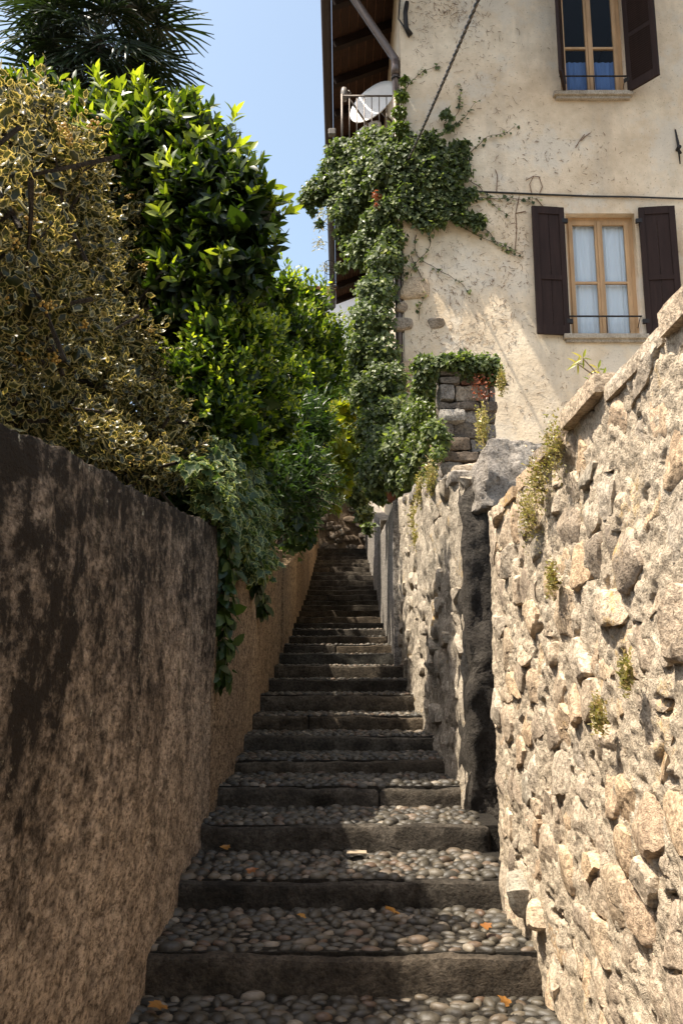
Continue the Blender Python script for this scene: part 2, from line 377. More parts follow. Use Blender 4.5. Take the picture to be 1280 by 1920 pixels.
# ------------------------------------------------------------------ leaves
def _leaf(v, f, e): return np.array(v, float), np.array(f, int), np.array(e, float)
def leaf_simple(wd=.42, fold=.07, droop=.1):
    v = [(0, 0, 0), (.34, 0, 0), (.7, 0, -droop * .4), (1, 0, -droop)]
    for s in (1, -1): v += [(.30, s * wd / 2, fold), (.68, s * wd * .40, fold * .6 - droop * .3)]
    f = [(0, 1, 4), (1, 5, 4), (1, 2, 5), (2, 3, 5), (0, 6, 1), (1, 6, 7), (1, 7, 2), (2, 7, 3)]
    return _leaf(v, f, [0, 0, 0, 1, 1, 1, 1, 1])
def leaf_outline(pts, cx, inner=.66, cup=.05):
    pts = pts + [(x, -y) for x, y in reversed(pts) if abs(y) > 1e-6]
    n = len(pts); v = [(cx, 0, -cup)]; e = [0]
    for x, y in pts: v.append((cx + (x - cx) * inner, y * inner, -cup * .3)); e.append(0.25)
    for i, (x, y) in enumerate(pts): v.append((x, y, cup * (1.2 if i % 2 else .2))); e.append(1)
    f = []
    for i in range(n):
        j = (i + 1) % n
        f += [(0, 1 + i, 1 + j), (1 + i, 1 + n + i, 1 + n + j), (1 + i, 1 + n + j, 1 + j)]
    return _leaf(v, f, e)
IVY = leaf_outline([(0.05, 0), (-.05, .24), (.12, .46), (.33, .30), (.56, .42), (.66, .18), (1, 0)], .35)
IVY_LOW = _leaf([(0, 0, -.04), (-.03, .26, 0), (.3, .44, .07), (.62, .22, .03), (1, 0, -.05), (.62, -.22, .03), (.3, -.44, .07), (-.03, -.26, 0), (.35, 0, -.06)],
                [(8, i, (i + 1) % 8) for i in range(8)], [0, 1, 1, 1, 1, 1, 1, 1, 0])
HOLLY = leaf_outline([(0, 0), (.2, .24), (.36, .21), (.55, .31), (.74, .17), (1, 0)], .48, .70, .05)
LAUREL = leaf_simple(.40, .06, .10); PRIVET = leaf_simple(.46, .06, .08); NARROW = leaf_simple(.2, .03, .15); BROAD = leaf_simple(.66, .06, .12)

def norm(a): return a / (np.linalg.norm(a, axis=-1, keepdims=True) + 1e-9)
def rdir(n): return norm(RNG.normal(size=(n, 3)))
def scatter(leaf, pos, d, nrm, s, rnd):
    v, f, e = leaf; n = len(pos)
    d = norm(d); y = norm(np.cross(nrm, d)); z = np.cross(d, y)
    V = pos[:, None, :] + s[:, None, None] * (v[None, :, 0:1] * d[:, None] + v[None, :, 1:2] * y[:, None] + v[None, :, 2:3] * z[:, None])
    F = (f[None] + (np.arange(n) * len(v))[:, None, None]).reshape(-1, f.shape[1])
    return V.reshape(-1, 3), F, {'rnd': np.repeat(rnd, len(v)), 'edge': np.tile(e, n)}
def blobs_px(lst):
    """(px,py,radius px, distance[, stretch x, y, z]) -> ellipsoids standing in the place"""
    out = []
    for b in lst:
        c = P(b[0], b[1], b[3]); r = pix(b[3], b[2]); s = b[4:7] if len(b) > 4 else (1, 1, 1)
        out.append((c, np.array([r * s[0], r * s[1], r * s[2]])))
    return out
def sample(blobs, n, depth=.25, bumpy=.28, seed=3, k=1.6, up_bias=False):
    C = np.array([b[0] for b in blobs]); A = np.array([b[1] for b in blobs])
    area = np.array([a[0] * a[1] + a[1] * a[2] + a[0] * a[2] for a in A]); pr = area / area.sum()
    pos = []; nr = []; got = 0
    while got < n:
        m = int((n - got) * 1.6) + 50
        bi = RNG.choice(len(C), m, p=pr); d = rdir(m)
        rr = 1 - depth * RNG.random(m) ** 1.5
        rr = rr * (1 + bumpy * 2 * fbm(C[bi] + d * A[bi] * k / A[bi].mean(1, keepdims=True) * .9, 3, seed))
        p = C[bi] + d * A[bi] * rr[:, None]; nn = norm(d / A[bi])
        ok = np.ones(m, bool)
        for j in range(len(C)):
            q = (((p - C[j]) / A[j]) ** 2).sum(1)
            ok &= (bi == j) | (q > .72)
        pos.append(p[ok]); nr.append(nn[ok]); got += ok.sum()
    return np.concatenate(pos)[:n], np.concatenate(nr)[:n]
UP = np.array([0, 0, 1.0])
def shoots(blobs, n, m, L, leaf, size, upw=.7, jitter=.4, spread=.95, bumpy=.28, depth=.25, young=.5, seed=3):
    p, nn = sample(blobs, n, depth, bumpy, seed)
    sd_ = norm(nn * .7 + UP * upw + RNG.normal(size=(n, 3)) * jitter)
    a = norm(np.cross(sd_, RNG.normal(size=(n, 3)))); b = np.cross(sd_, a)
    ln = L * RNG.uniform(.5, 1.3, n)
    PP = []; D = []; NN = []; S = []; Rn = []
    base = RNG.random(n) * 6.28
    hi = np.clip(.5 + .5 * nn[:, 2], 0, 1)  # upward shoots tint paler: young growth plus top light put into the colour
    for i in range(m):
        t = (i + .5) / m; q = base + i * 2.4 + RNG.normal(size=n) * .3
        rad = a * np.cos(q)[:, None] + b * np.sin(q)[:, None]
        sp_ = spread * (1.15 - .6 * t)
        d = norm(sd_ * math.cos(sp_) + rad * math.sin(sp_) + RNG.normal(size=(n, 3)) * .18)
        PP.append(p + sd_ * (ln * (t - .35))[:, None]); D.append(d); NN.append(norm(sd_ + rad * -.2 + RNG.normal(size=(n, 3)) * .25))
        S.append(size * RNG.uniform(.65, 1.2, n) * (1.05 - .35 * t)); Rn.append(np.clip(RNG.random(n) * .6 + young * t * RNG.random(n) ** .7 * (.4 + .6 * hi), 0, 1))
    return scatter(leaf, np.concatenate(PP), np.concatenate(D), np.concatenate(NN), np.concatenate(S), np.concatenate(Rn)), (p, sd_, ln)
def cling(blobs, n, leaf, size, out=(0, -1, 0), hang=1.0, bumpy=.3, depth=.3, seed=5, jit=.55, outw=.6):
    p, nn = sample(blobs, n, depth, bumpy, seed, 3.2)
    nrm = norm(nn + np.array(out) * outw + UP * .35 + RNG.normal(size=(n, 3)) * jit)
    d = norm(np.array([0, 0, -hang]) + nn * .45 + RNG.normal(size=(n, 3)) * .6)
    return scatter(leaf, p, d, nrm, size * RNG.uniform(.45, 1.35, n), np.clip(RNG.beta(2, 2.2, n), 0, 1))
def merge(*parts):
    V = []; F = []; A = {}; o = 0
    for v, f, a in parts:
        V.append(v); F.append(f + o); o += len(v)
        for k in a: A.setdefault(k, []).append(a[k])
    return np.concatenate(V), np.concatenate(F), {k: np.concatenate(x) for k, x in A.items()}
def foliage(name, data, mat, parent, label=None):
    v, f, a = data
    o = mobj(name, v, f, mat, parent, False, a, label); o['kind'] = 'stuff'; return o
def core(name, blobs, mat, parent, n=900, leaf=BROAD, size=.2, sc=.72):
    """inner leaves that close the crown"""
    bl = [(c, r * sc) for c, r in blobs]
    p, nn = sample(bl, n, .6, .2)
    return scatter(leaf, p, rdir(n) + np.array([0, 0, -.3]), nn + RNG.normal(size=(n, 3)) * .5, size * RNG.uniform(.7, 1.2, n), RNG.random(n) * .3)  # low tint range puts the crown's inner shade into the leaf colour
def limbs(root, base, blobs, r0=.06, name='trunk', mat=None, wig=.08):
    mb = MB(); base = np.array(base, float)
    for c, r in blobs:
        pts = []; c = base + (c - base) * .82
        for i in range(7):
            t = i / 6; q = base * (1 - t) + c * t; q = q + (fbm(np.array([[t * 3 + c[0], c[1], c[2]]]), 2, 4)[0]) * wig * 2 * np.array([1, .6, 0]) * math.sin(t * 3.1); pts.append(q)
        mb.tube(pts, np.linspace(r0, r0 * .25, 7), 6)
    return mb.build(name, mat or M['bark'], root, True)

# ------------------------------------------------------------------ walls as shaped sections
def wall_mesh(y0, y1, xf, base, top, thick, side, res, disp, batter=0.0, ntop=5):
    """side=+1: stands right of the alley and faces -x; side=-1: left, faces +x"""
    ys = np.linspace(y0, y1, max(2, int((y1 - y0) / res) + 1)); hmax = max(top(y) - base(y) for y in (y0, y1, (y0 + y1) / 2))
    nt = max(3, int(hmax / res) + 1)
    prof = [('f', t) for t in np.linspace(0, 1, nt)] + [('t', t) for t in np.linspace(0, 1, ntop + 1)[1:]] + [('b', .5), ('b', 0)]
    V = np.zeros((len(ys), len(prof), 3)); Nn = np.zeros_like(V); H = np.zeros((len(ys), len(prof)))
    for i, y in enumerate(ys):
        b = base(y); tz = top(y); x = xf(y)
        for j, (k, t) in enumerate(prof):
            if k == 'f': V[i, j] = (x + side * batter * t * (tz - b), y, b + (tz - b) * t); Nn[i, j] = (-side, 0, .6 if t > .985 else 0); H[i, j] = t
            elif k == 't': V[i, j] = (x + side * (batter * (tz - b) + thick * t), y, tz); Nn[i, j] = (-.4 * side if t < .3 else 0, 0, 1); H[i, j] = 1
            else: V[i, j] = (x + side * (batter * (tz - b) + thick), y, b + (tz - b) * t); H[i, j] = t
    v = V.reshape(-1, 3); v = v + Nn.reshape(-1, 3) * disp(v)[:, None]
    v[:, 2] += (H.ravel() > .96) * (fbm(v * 4, 3, 71) * .03 + fbm(v * 35, 3, 72) * .025)
    ny, npf = len(ys), len(prof)
    I = np.arange(ny * npf).reshape(ny, npf)
    q = np.stack([I[:-1, :-1], I[1:, :-1], I[1:, 1:], I[:-1, 1:]], -1).reshape(-1, 4)
    if side > 0: q = q[:, ::-1]
    faces = [np.ascontiguousarray(q)]
    c0 = I[0][None]; c1 = I[-1][None]
    faces += [np.ascontiguousarray(c0), np.ascontiguousarray(c1[:, ::-1])]
    return v, faces, {'high': H.ravel()}

# step nosings measured on the photograph: image row of each nosing; treads .65 m apart
ROWS = [1794, 1654, 1551, 1476, 1427, 1382, 1343, 1303, 1275, 1249, 1227, 1209, 1194, 1180, 1168, 1156, 1145, 1135, 1125, 1115, 1106, 1098, 1088, 1079, 1072, 1063, 1056, 1050, 1043, 1036, 1028]
YS = []; ZS = []
for k, r in enumerate(ROWS):
    Zc = .65 * (4.88 + k); dy = (960 - r) / FPX
    YS.append(Zc * (cp - dy * sp)); ZS.append(EYE + Zc * (sp + dy * cp))
YS = np.array(YS); ZS = np.array(ZS)
yy = np.concatenate([[YS[0] - .66 * i for i in range(8, 0, -1)], YS]); zz_ = np.concatenate([[ZS[0] - .14 * i for i in range(8, 0, -1)], ZS])
NST = len(yy)
def gz(y): return float(np.interp(y, yy, zz_))
XL = lambda y: -float(np.interp(y, [0, 5, 10, 22], [.735, .73, .70, .63]))
def XR(y): return float(np.interp(y, [0, 3.0, 4.1, 4.2, 5.4, 9, 22], [.735, .735, .70, .735, .73, .64, .69]))

# ------------------------------------------------------------------ ground, terraces
def sheet(name, xs, ys, zf, mat, label):
    X, Y = np.meshgrid(xs, ys, indexing='ij'); v = np.stack([X.ravel(), Y.ravel(), zf(X, Y).ravel()], 1)
    I = np.arange(len(v)).reshape(X.shape); q = np.stack([I[:-1, :-1], I[1:, :-1], I[1:, 1:], I[:-1, 1:]], -1).reshape(-1, 4)
    o = mobj(name, v, np.ascontiguousarray(q), mat); tag(o, label, None, None, 'structure'); return o
gx = np.concatenate([[-900, -300, -100, -40], np.linspace(-15, 15, 31), [40, 100, 300, 900]])
gy = np.concatenate([[-900, -300, -100, -30], np.linspace(-10, 40, 41), [60, 100, 300, 900]])
def gzf(X, Y): return np.interp(Y, [-900, -30, -3, 0, 23, 40, 100, 900], [-8, -5, -1.4, -.9, 4.2, 7.0, 9, 12])
sheet('ground', gx, gy, gzf, M['soil'], 'dark soil of the hillside under the steps and gardens')
def terrace(name, x0, x1, pts, label, mat='soil'):
    mb = MB(); ys = [p[0] for p in pts]
    for (ya, za), (yb, zb) in zip(pts[:-1], pts[1:]):
        v = [(x0, ya, -1), (x1, ya, -1), (x1, yb, -1), (x0, yb, -1), (x0, ya, za), (x1, ya, za), (x1, yb, zb), (x0, yb, zb)]
        mb.add(v, [(4, 5, 6, 7), (0, 3, 2, 1), (0, 1, 5, 4), (2, 3, 7, 6), (0, 4, 7, 3), (1, 2, 6, 5)])
    o = mb.build(name, M[mat]); tag(o, label, None, None, 'structure'); return o
terrace('garden_terrace', -14, -.98, [(-2, 1.7), (5, 2.2), (10, 2.9), (24, 5.2), (40, 8)], 'raised garden soil behind the left wall')
terrace('garden_terrace', 1.2, 14, [(-2, 2.2), (5, 2.3), (11, 3.0), (30, 6)], 'raised gravel ground behind the right stone wall', 'gravel')

# ------------------------------------------------------------------ stairway
stair = empty('stairway', (0, 0, 0), 'stepped cobbled alley climbing between the two walls', None, None, 'structure')
def rock_box(x0, x1, y0, y1, z0, z1, res=.035, amp=.012, seed=0, rnd=.02):
    """worn block: box grid pulled round at the edges and roughened"""
    dims = np.array([x1 - x0, y1 - y0, z1 - z0]); n = np.maximum(2, (dims / res).astype(int))
    V = []; F = []; o = 0; c = np.array([x0, y0, z0])
    for ax in range(3):
        a, b = [i for i in range(3) if i != ax]
        for s in (0, 1):
            U, W = np.meshgrid(np.linspace(0, 1, n[a] + 1), np.linspace(0, 1, n[b] + 1), indexing='ij')
            p = np.zeros((U.size, 3)); p[:, a] = U.ravel(); p[:, b] = W.ravel(); p[:, ax] = s
            I = np.arange(U.size).reshape(U.shape) + o
            q = np.stack([I[:-1, :-1], I[1:, :-1], I[1:, 1:], I[:-1, 1:]], -1).reshape(-1, 4)
            if (s == 0) ^ (ax == 1): q = q[:, ::-1]
            V.append(c + p * dims); F.append(q); o += U.size
    v = np.concatenate(V); lo = np.array([x0, y0, z0]) + rnd; hi = np.array([x1, y1, z1]) - rnd
    inner = np.minimum(np.maximum(v, lo), hi); d = v - inner; ln = np.linalg.norm(d, axis=1, keepdims=True)
    v = inner + d / np.maximum(ln, 1e-9) * np.minimum(ln, rnd)
    mid = (lo + hi) / 2; nn = norm(v - mid)
    v = v + norm(d + nn * 1e-3) * (fbm(v * 7, 4, seed)[:, None] * amp * 2 + fbm(v * 30, 2, seed + 9)[:, None] * amp * .6)
    return v, np.ascontiguousarray(np.concatenate(F))
for k in range(4, NST):
    y, z = yy[k], zz_[k]; zb = zz_[k - 1] - .06
    xl, xr = XL(y) - .04, XR(y) + .05
    near = k < 16
    cuts = [xl, xl + (xr - xl) * random.uniform(.3, .7), xr] if random.random() < .35 and k > 9 else [xl, xr]
    for a, b in zip(cuts[:-1], cuts[1:]):
        v, f = rock_box(a + .0015, b - .0015, y + random.uniform(-.004, .004), y + .085, zb, z + random.uniform(-.010, .004), .025 if near else .07, .017, k, .03)
        up_ = np.clip((v[:, 2] - z + .10) / .10, 0, 1); v[:, 2] += up_ * fbm(np.stack([v[:, 0] * 2.2 + k, v[:, 1] * 0, v[:, 0] * 0], 1), 3, k) * .035
        v[:, 1] += (v[:, 1] < y + .04) * (fbm(np.stack([v[:, 0] * 3, v[:, 2] * 4, v[:, 0] * 0 + k], 1), 3, k + 50) * .03 + np.maximum(0, fbm(v * 11 + k, 2, k + 80) - .15) * .12)
        mobj('kerb_stone', v, f, M['kerb'], stair, True)
bed = MB()
for k in range(4, NST):
    y1 = yy[k + 1] if k + 1 < NST else yy[k] + 2.5
    z1 = zz_[k] + .012
    bed.box(XL(yy[k]) - .05, XR(yy[k]) + .12, yy[k] + .05, y1 + .05, zz_[k] - .3, z1 - .011)
bed.build('tread_bed', M['bed'], stair)
import bmesh
def ico(sub):
    bm = bmesh.new(); bmesh.ops.create_icosphere(bm, subdivisions=sub, radius=1)
    v = np.array([q.co[:] for q in bm.verts]); f = np.array([[q.index for q in p.verts] for p in bm.faces]); bm.free(); return v, f
IV, IF = ico(2); IV1, IF1 = ico(1)
pebs = []
for i in range(8):
    v = IV * (1 + .32 * fbm(IV * 1.1 + i * 7, 2, i)[:, None]); v = v * np.array([1, random.uniform(.62, .95), .62])
    v[:, 2] = np.where(v[:, 2] > .38, .38 + (v[:, 2] - .38) * .5, v[:, 2])
    pebs.append(new_mesh('cobble', v, IF, True, {'rnd': np.zeros(len(v))})); pebs[-1].materials.append(M['cobble'])
allc = []
for k in range(5, 22):
    y0, y1 = yy[k] + .056, yy[k + 1] + .0
    xl, xr = XL(yy[k]) - .02, XR(yy[k]) + .03
    sx, sy = .053, .046
    ny = max(2, int((y1 - y0) / sy))
    for j in range(ny):
        x = xl + random.uniform(0, sx)
        while x < xr:
            r = random.uniform(.78, 1.32) if random.random() > .1 else random.uniform(1.3, 1.65)
            allc.append((k, x + random.uniform(-.008, .008), y0 + (j + .5) / ny * (y1 - y0) + random.uniform(-.012, .012), zz_[k] + random.uniform(-.010, .006), 0.029 * r, random.uniform(-.5, .5) + (1.57 if random.random() < .25 else 0), random.random()))
            x += sx * (.55 + .45 * r)
singles = [c for c in allc if c[0] in (7, 8)]
singles.sort(key=lambda c: abs(c[2] - 3.55)); singles = singles[:300]; sset = set(id(c) for c in singles)
for c in singles:
    o = link('cobble', random.choice(pebs), None, stair, (c[1], c[2], c[3])); o.scale = (c[4] * 1.05, c[4] * .9, c[4]); o.rotation_euler = (random.uniform(-.15, .15), random.uniform(-.15, .15), c[5])
V = []; F = []; Rn = []; o_ = 0
for c in allc:
    if id(c) in sset: continue
    vi = random.randrange(8); near = c[0] < 13
    bv, bf = (IV, IF) if near else (IV1, IF1)
    v = bv * (1 + .3 * fbm(bv * 1.1 + vi * 7, 2, vi)[:, None]) * np.array([1.05, random.uniform(.62, .92), .62]) * c[4]
    ca, sa = math.cos(c[5]), math.sin(c[5])
    v = np.stack([v[:, 0] * ca - v[:, 1] * sa + c[1], v[:, 0] * sa + v[:, 1] * ca + c[2], v[:, 2] + c[3]], 1)
    V.append(v); F.append(bf + o_); Rn.append(np.full(len(v), c[6])); o_ += len(v)
o = mobj('cobble_paving', np.concatenate(V), np.concatenate(F), M['cobble'], stair, True, {'rnd': np.concatenate(Rn)}); o['kind'] = 'stuff'

# ------------------------------------------------------------------ left walls
def dL(v): return fbm(v * np.array([1, 1, .7]) * 1.3, 3, 2) * .06 + fbm(v * np.array([6, 6, 3]), 4, 5) * .028 + fbm(v * 26, 3, 8) * .008
topL = lambda y: 2.04 + .104 * y
def rwall(name, label, y0, y1, xf, base, top, thick, side, res, disp, mat, batter=0.0, cat='wall'):
    v, f, a = wall_mesh(y0, y1, xf, base, top, thick, side, res, disp, batter)
    root = empty(name, (xf(y0), y0, base(y0)), label, cat)
    mobj('wall_body', v, f, mat, root, True, a); return root
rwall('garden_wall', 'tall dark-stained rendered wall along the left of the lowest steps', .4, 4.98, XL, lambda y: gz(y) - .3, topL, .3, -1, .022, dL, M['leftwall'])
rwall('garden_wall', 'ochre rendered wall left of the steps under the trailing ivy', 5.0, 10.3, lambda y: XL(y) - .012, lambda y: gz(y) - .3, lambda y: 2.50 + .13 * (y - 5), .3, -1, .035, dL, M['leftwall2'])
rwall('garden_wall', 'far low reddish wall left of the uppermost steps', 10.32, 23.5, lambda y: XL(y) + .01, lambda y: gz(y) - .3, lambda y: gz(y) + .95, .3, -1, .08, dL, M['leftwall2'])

# ------------------------------------------------------------------ right near wall of rubble stones
def dA(v):
    return fbm(v * 2.2, 3, 21) * .03 + fbm(v * 10, 3, 22) * .012 + fbm(v * 24, 3, 23) * .022 + fbm(v * 52, 2, 24) * .016 - np.minimum(.05, np.maximum(0, fbm(v * np.array([12, 12, 16]) + 9, 3, 27) - .19) * .7)
topA = lambda y: 2.47 + .02 * math.sin(y * 3.1) + .012 * math.sin(y * 8.3)
A = rwall('stone_wall', 'sunlit rubble stone wall along the right of the lowest steps', .35, 4.12, lambda y: XR(y) + .019, lambda y: gz(y) - .3, topA, .5, 1, .0115, dA, M['mortar'])
def stone_shape(w_, h_, dpt, seed, seg=14, rings=5, rough=.22):
    """a stone seen from -x: outline in (y,z), bulging towards -x, its root inside the wall"""
    rs = np.random.default_rng(seed); ang = np.linspace(0, 2 * math.pi, seg, endpoint=False)
    ex = rs.uniform(2.2, 5.0)
    rad = 1 / (np.abs(np.cos(ang)) ** ex + np.abs(np.sin(ang)) ** ex) ** (1 / ex)
    rad = rad * (1 + rough * (np.interp(ang, np.linspace(0, 2 * math.pi, 8), np.r_[(q := rs.uniform(-1, 1, 7)), q[0]])))
    V = []
    prof = [(1.0, -.5), (1.0, .30), (.93, .70), (.70, .95), (.38, 1.0)][:rings]
    tilt = rs.uniform(-.35, .35, 2)
    for s, d in prof:
        for a, r in zip(ang, rad):
            yv, zv = math.cos(a) * r * s, math.sin(a) * r * s
            V.append((-dpt * (d + (tilt[0] * yv + tilt[1] * zv) * max(0, d)), yv * w_ / 2, zv * h_ / 2))
    V.append((-dpt * 1.02, 0, 0)); V = np.array(V)
    V += rdir(1) * 0
    nz = fbm(V * 9 + seed * 3.7, 3, 31)[:, None] * np.array([dpt * .9, w_ * .12, h_ * .12]); nz[:seg] *= .2
    V = V + nz
    F = [(i * seg + k, i * seg + (k + 1) % seg, (i + 1) * seg + (k + 1) % seg, (i + 1) * seg + k) for i in range(len(prof) - 1) for k in range(seg)]
    F += [((len(prof) - 1) * seg + k, (len(prof) - 1) * seg + (k + 1) % seg, len(V) - 1) for k in range(seg)]
    return V, [tuple(reversed(f)) for f in F]
rs = random.Random(5)
def clip_poly(poly, nx, ny, c):
    out = []
    for i in range(len(poly)):
        p, q = poly[i], poly[(i + 1) % len(poly)]; dp_, dq = p[0] * nx + p[1] * ny - c, q[0] * nx + q[1] * ny - c
        if dp_ <= 0: out.append(p)
        if dp_ * dq < 0: t = dp_ / (dp_ - dq); out.append((p[0] + (q[0] - p[0]) * t, p[1] + (q[1] - p[1]) * t))
    return out
def cells(y0, y1, z0f, z1f, pts, asp=1.45):
    """stones that fit together: each keeps what lies nearest to it"""
    res = []; Q = [(p[0] / asp, p[1], p[2]) for p in pts]
    for i, (a, b_, r) in enumerate(Q):
        poly = [(a - .25, b_ - .25), (a + .25, b_ - .25), (a + .25, b_ + .25), (a - .25, b_ + .25)]
        for j, (c, d_, r2) in enumerate(Q):
            if j == i or abs(c - a) > .5 or abs(d_ - b_) > .5: continue
            nx, ny = c - a, d_ - b_; cc = (c * c + d_ * d_ - a * a - b_ * b_ + r * r - r2 * r2) / 2
            poly = clip_poly(poly, nx, ny, cc)
            if len(poly) < 3: break
        if len(poly) >= 3: res.append((i, [(x * asp, y) for x, y in poly]))
    return res
def poly_stone(poly, joint, hgt, seed, seg=20):
    """stone from its outline (y,z), rising hgt out of the wall towards -x"""
    r_ = np.random.default_rng(seed); P2 = np.array(poly); c = P2.mean(0); d = np.linalg.norm(np.roll(P2, -1, 0) - P2, axis=1); L = d.sum()
    cum = np.r_[0, np.cumsum(d)]; t = (np.arange(seg) + .5) / seg * L; PP = np.r_[P2, P2[:1]]
    o = np.stack([np.interp(t, cum, PP[:, 0]), np.interp(t, cum, PP[:, 1])], 1)
    o = .25 * np.roll(o, 1, 0) + .5 * o + .25 * np.roll(o, -1, 0)
    rad = np.linalg.norm(o - c, axis=1, keepdims=True); o = c + (o - c) * np.maximum(.3, 1 - joint / rad) * (1 + r_.uniform(-.07, .05, (seg, 1)))
    tl = r_.uniform(-.10, .10, 2); V = []
    for sc, h in ((1.0, -.05), (1.0, hgt * .1), (.96, hgt * .7), (.85, hgt), (.55, hgt * 1.02), (.25, hgt * 1.03)):
        q = c + (o - c) * sc; x = -(h + (h > 0) * ((q - c) @ tl)); V.append(np.stack([x, q[:, 0], q[:, 1]], 1))
    V = np.concatenate(V + [np.array([[-hgt * 1.06, c[0], c[1]]])])
    # knock flat facets off the face
    for k in range(6):
        n3 = norm(np.array([-1, r_.normal() * .22, r_.normal() * .22])); ref = np.array([-hgt, *(c + r_.normal(size=2) * .03)]); over = (V - ref) @ n3 - r_.uniform(0, .012)
        over[:seg] = 0; V = V - np.maximum(0, over)[:, None] * n3
    V[seg:, 0] += fbm(V[seg:] * 18 + seed, 3, 33) * .014; V[seg:, 1:] += (r_.normal(size=(len(V) - seg, 2))) * .0025
    n = 6; F = [(i * seg + k, (i + 1) * seg + k, (i + 1) * seg + (k + 1) % seg, i * seg + (k + 1) % seg) for i in range(n - 1) for k in range(seg)]
    F += [((n - 1) * seg + k, len(V) - 1, (n - 1) * seg + (k + 1) % seg) for k in range(seg)]
    return V - np.array([0, *c]), [tuple(reversed(f)) for f in F], c
def lay_stones(root, y0, y1, xf, base, top, hr, wr, heights, joint, cap, mat, seed, skip=.1, asp=1.45):
    r_ = random.Random(seed); pts = []; zc = min(base(y0), base(y1)) - .1
    while zc < max(top(y0), top(y1)) + .1:
        h = r_.uniform(*hr); y = y0 + r_.uniform(0, .2)
        while y < y1:
            wd = r_.uniform(*wr) * (.75 if h < sum(hr) / 2 else 1); yc, z0_ = y + wd / 2 + r_.uniform(-.03, .03), zc + h / 2 + r_.uniform(-.045, .045)
            if base(yc) - .1 < z0_ < top(yc) - .03 and yc < y1 - .04: pts.append((yc, z0_, r_.uniform(.0, .07)))
            y += wd
        zc += h
    CE = [(i, p) for i, p in cells(0, 0, 0, 0, pts, asp) if r_.random() > skip]
    def size(p):
        q = np.array(p); return abs(np.sum(q[:, 0] * np.roll(q[:, 1], -1) - q[:, 1] * np.roll(q[:, 0], -1))) / max(.5, q[:, 0].mean()) ** 2
    CE.sort(key=lambda c: -size(c[1])); rest = MB()
    for k, (i, poly) in enumerate(CE):
        poly = [(min(max(p[0], y0), y1 - .01), min(p[1], top(p[0]))) for p in poly]
        v, f, c = poly_stone(poly, r_.uniform(*joint), r_.choice(heights) * r_.uniform(.8, 1.25), i + seed * 1000)
        if k < cap:
            o = link('stone', new_mesh('stone', v, f, True), mat, root); o.location = Vector((xf(c[0]), c[0], c[1])) - wloc(root)
        else: rest.add(v + np.array([xf(c[0]), c[0], c[1]]), f)
    if rest.n: o = rest.build('small_stones', mat, root, True); o['kind'] = 'stuff'
lay_stones(A, .85, 4.10, lambda y: XR(y) + .019, gz, topA, (.07, .19), (.10, .34), [.006, .009, .012, .015, .018, .022, .030], (.002, .009), 290, M['rubble'], 5, .05)
y = .6
while y < 3.75:                                         # coping stones along the top
    wd = rs.uniform(.28, .55); v, f = rock_box(XR(y) - .012 + rs.uniform(-.012, .02), XR(y) + .42, y, y + wd - .012, topA(y + wd / 2) - .02, topA(y + wd / 2) + rs.uniform(.03, .05), .025, .013, int(y * 50), .008)
    mobj('coping_stone', v, f, M['rubble'], A, True); y += wd
for (px, py, Yd, w_, h_, d_) in [(925, 1680, 3.62, .10, .15, .07), (940, 1715, 3.4, .10, .10, .05)]:
    v, f = stone_shape(h_, h_, d_, int(px)); c = P(px, py, Yd); o = link('stone', new_mesh('stone', v, f, True), M['rubble'], A); o.location = Vector((XR(Yd) + .02, Yd, c[2])) - wloc(A)

# ------------------------------------------------------------------ right tall rendered wall
def dB(v):
    col = fbm(v * np.array([1, 2.2, .7]), 4, 41) * .09 + np.abs(fbm(v * np.array([7, 7, 4]), 3, 44)) * .06
    return col + fbm(v * np.array([8, 8, 3.4]), 4, 42) * .10 + np.maximum(0, fbm(v * np.array([20, 20, 9]), 3, 43)) * .07 - np.maximum(0, fbm(v * np.array([7, 7, 4]) + 5, 3, 45) - .1) * .2
topB = lambda y: float(np.interp(y, [5, 6, 7.5, 9, 9.4], [2.90, 3.05, 3.28, 3.52, 3.55])) + .025 * math.sin(y * 7) + .015 * math.sin(y * 17)
B = rwall('rendered_stone_wall', 'tall rough rendered wall right of the steps, lit above and shaded at its foot', 5.16, 9.3, XR, lambda y: gz(y) - .3, topB, .45, 1, .02, dB, M['render'])
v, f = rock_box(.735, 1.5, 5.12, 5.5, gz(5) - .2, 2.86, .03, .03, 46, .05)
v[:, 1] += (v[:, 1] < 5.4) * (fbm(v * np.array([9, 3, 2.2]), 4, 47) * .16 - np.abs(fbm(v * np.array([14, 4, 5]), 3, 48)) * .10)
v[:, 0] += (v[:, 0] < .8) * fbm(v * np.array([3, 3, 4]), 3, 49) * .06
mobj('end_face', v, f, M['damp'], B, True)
mb = MB(); mb.box(1.15, 1.3, 4.0, 5.3, .2, 2.6); mb.build('niche_back', M['darkstone'], B)
lay_stones(B, 5.2, 9.2, lambda y: XR(y) + .0, gz, topB, (.10, .24), (.14, .45), [.0, .01, .02, .03, .045], (.01, .03), 230, M['render'], 8, .3)
for i in range(0):
    y = rs.uniform(5.4, 8.6); z = rs.uniform(gz(y) + .5, topB(y) - .1); v, f = stone_shape(rs.uniform(.14, .3), rs.uniform(.08, .16), rs.uniform(.02, .035), 400 + i)
    o = link('stone', new_mesh('stone', v, f, True), M['render'], B); o.location = Vector((XR(y) + .01, y, z)) - wloc(B); o.rotation_euler = (rs.uniform(-.2, .2), 0, 0)
y = 5.25
while y < 9.1:
    wd = rs.uniform(.12, .32); v, f = rock_box(XR(y) - .02 + rs.uniform(-.03, .03), XR(y) + .26, y, y + wd, topB(y) - .05, topB(y) + rs.uniform(.02, .09), .03, .03, int(y * 70), .03)
    mobj('top_stone', v, f, M['rubble'] if rs.random() < .6 else M['rock'], B, True); y += wd + rs.uniform(0, .08)
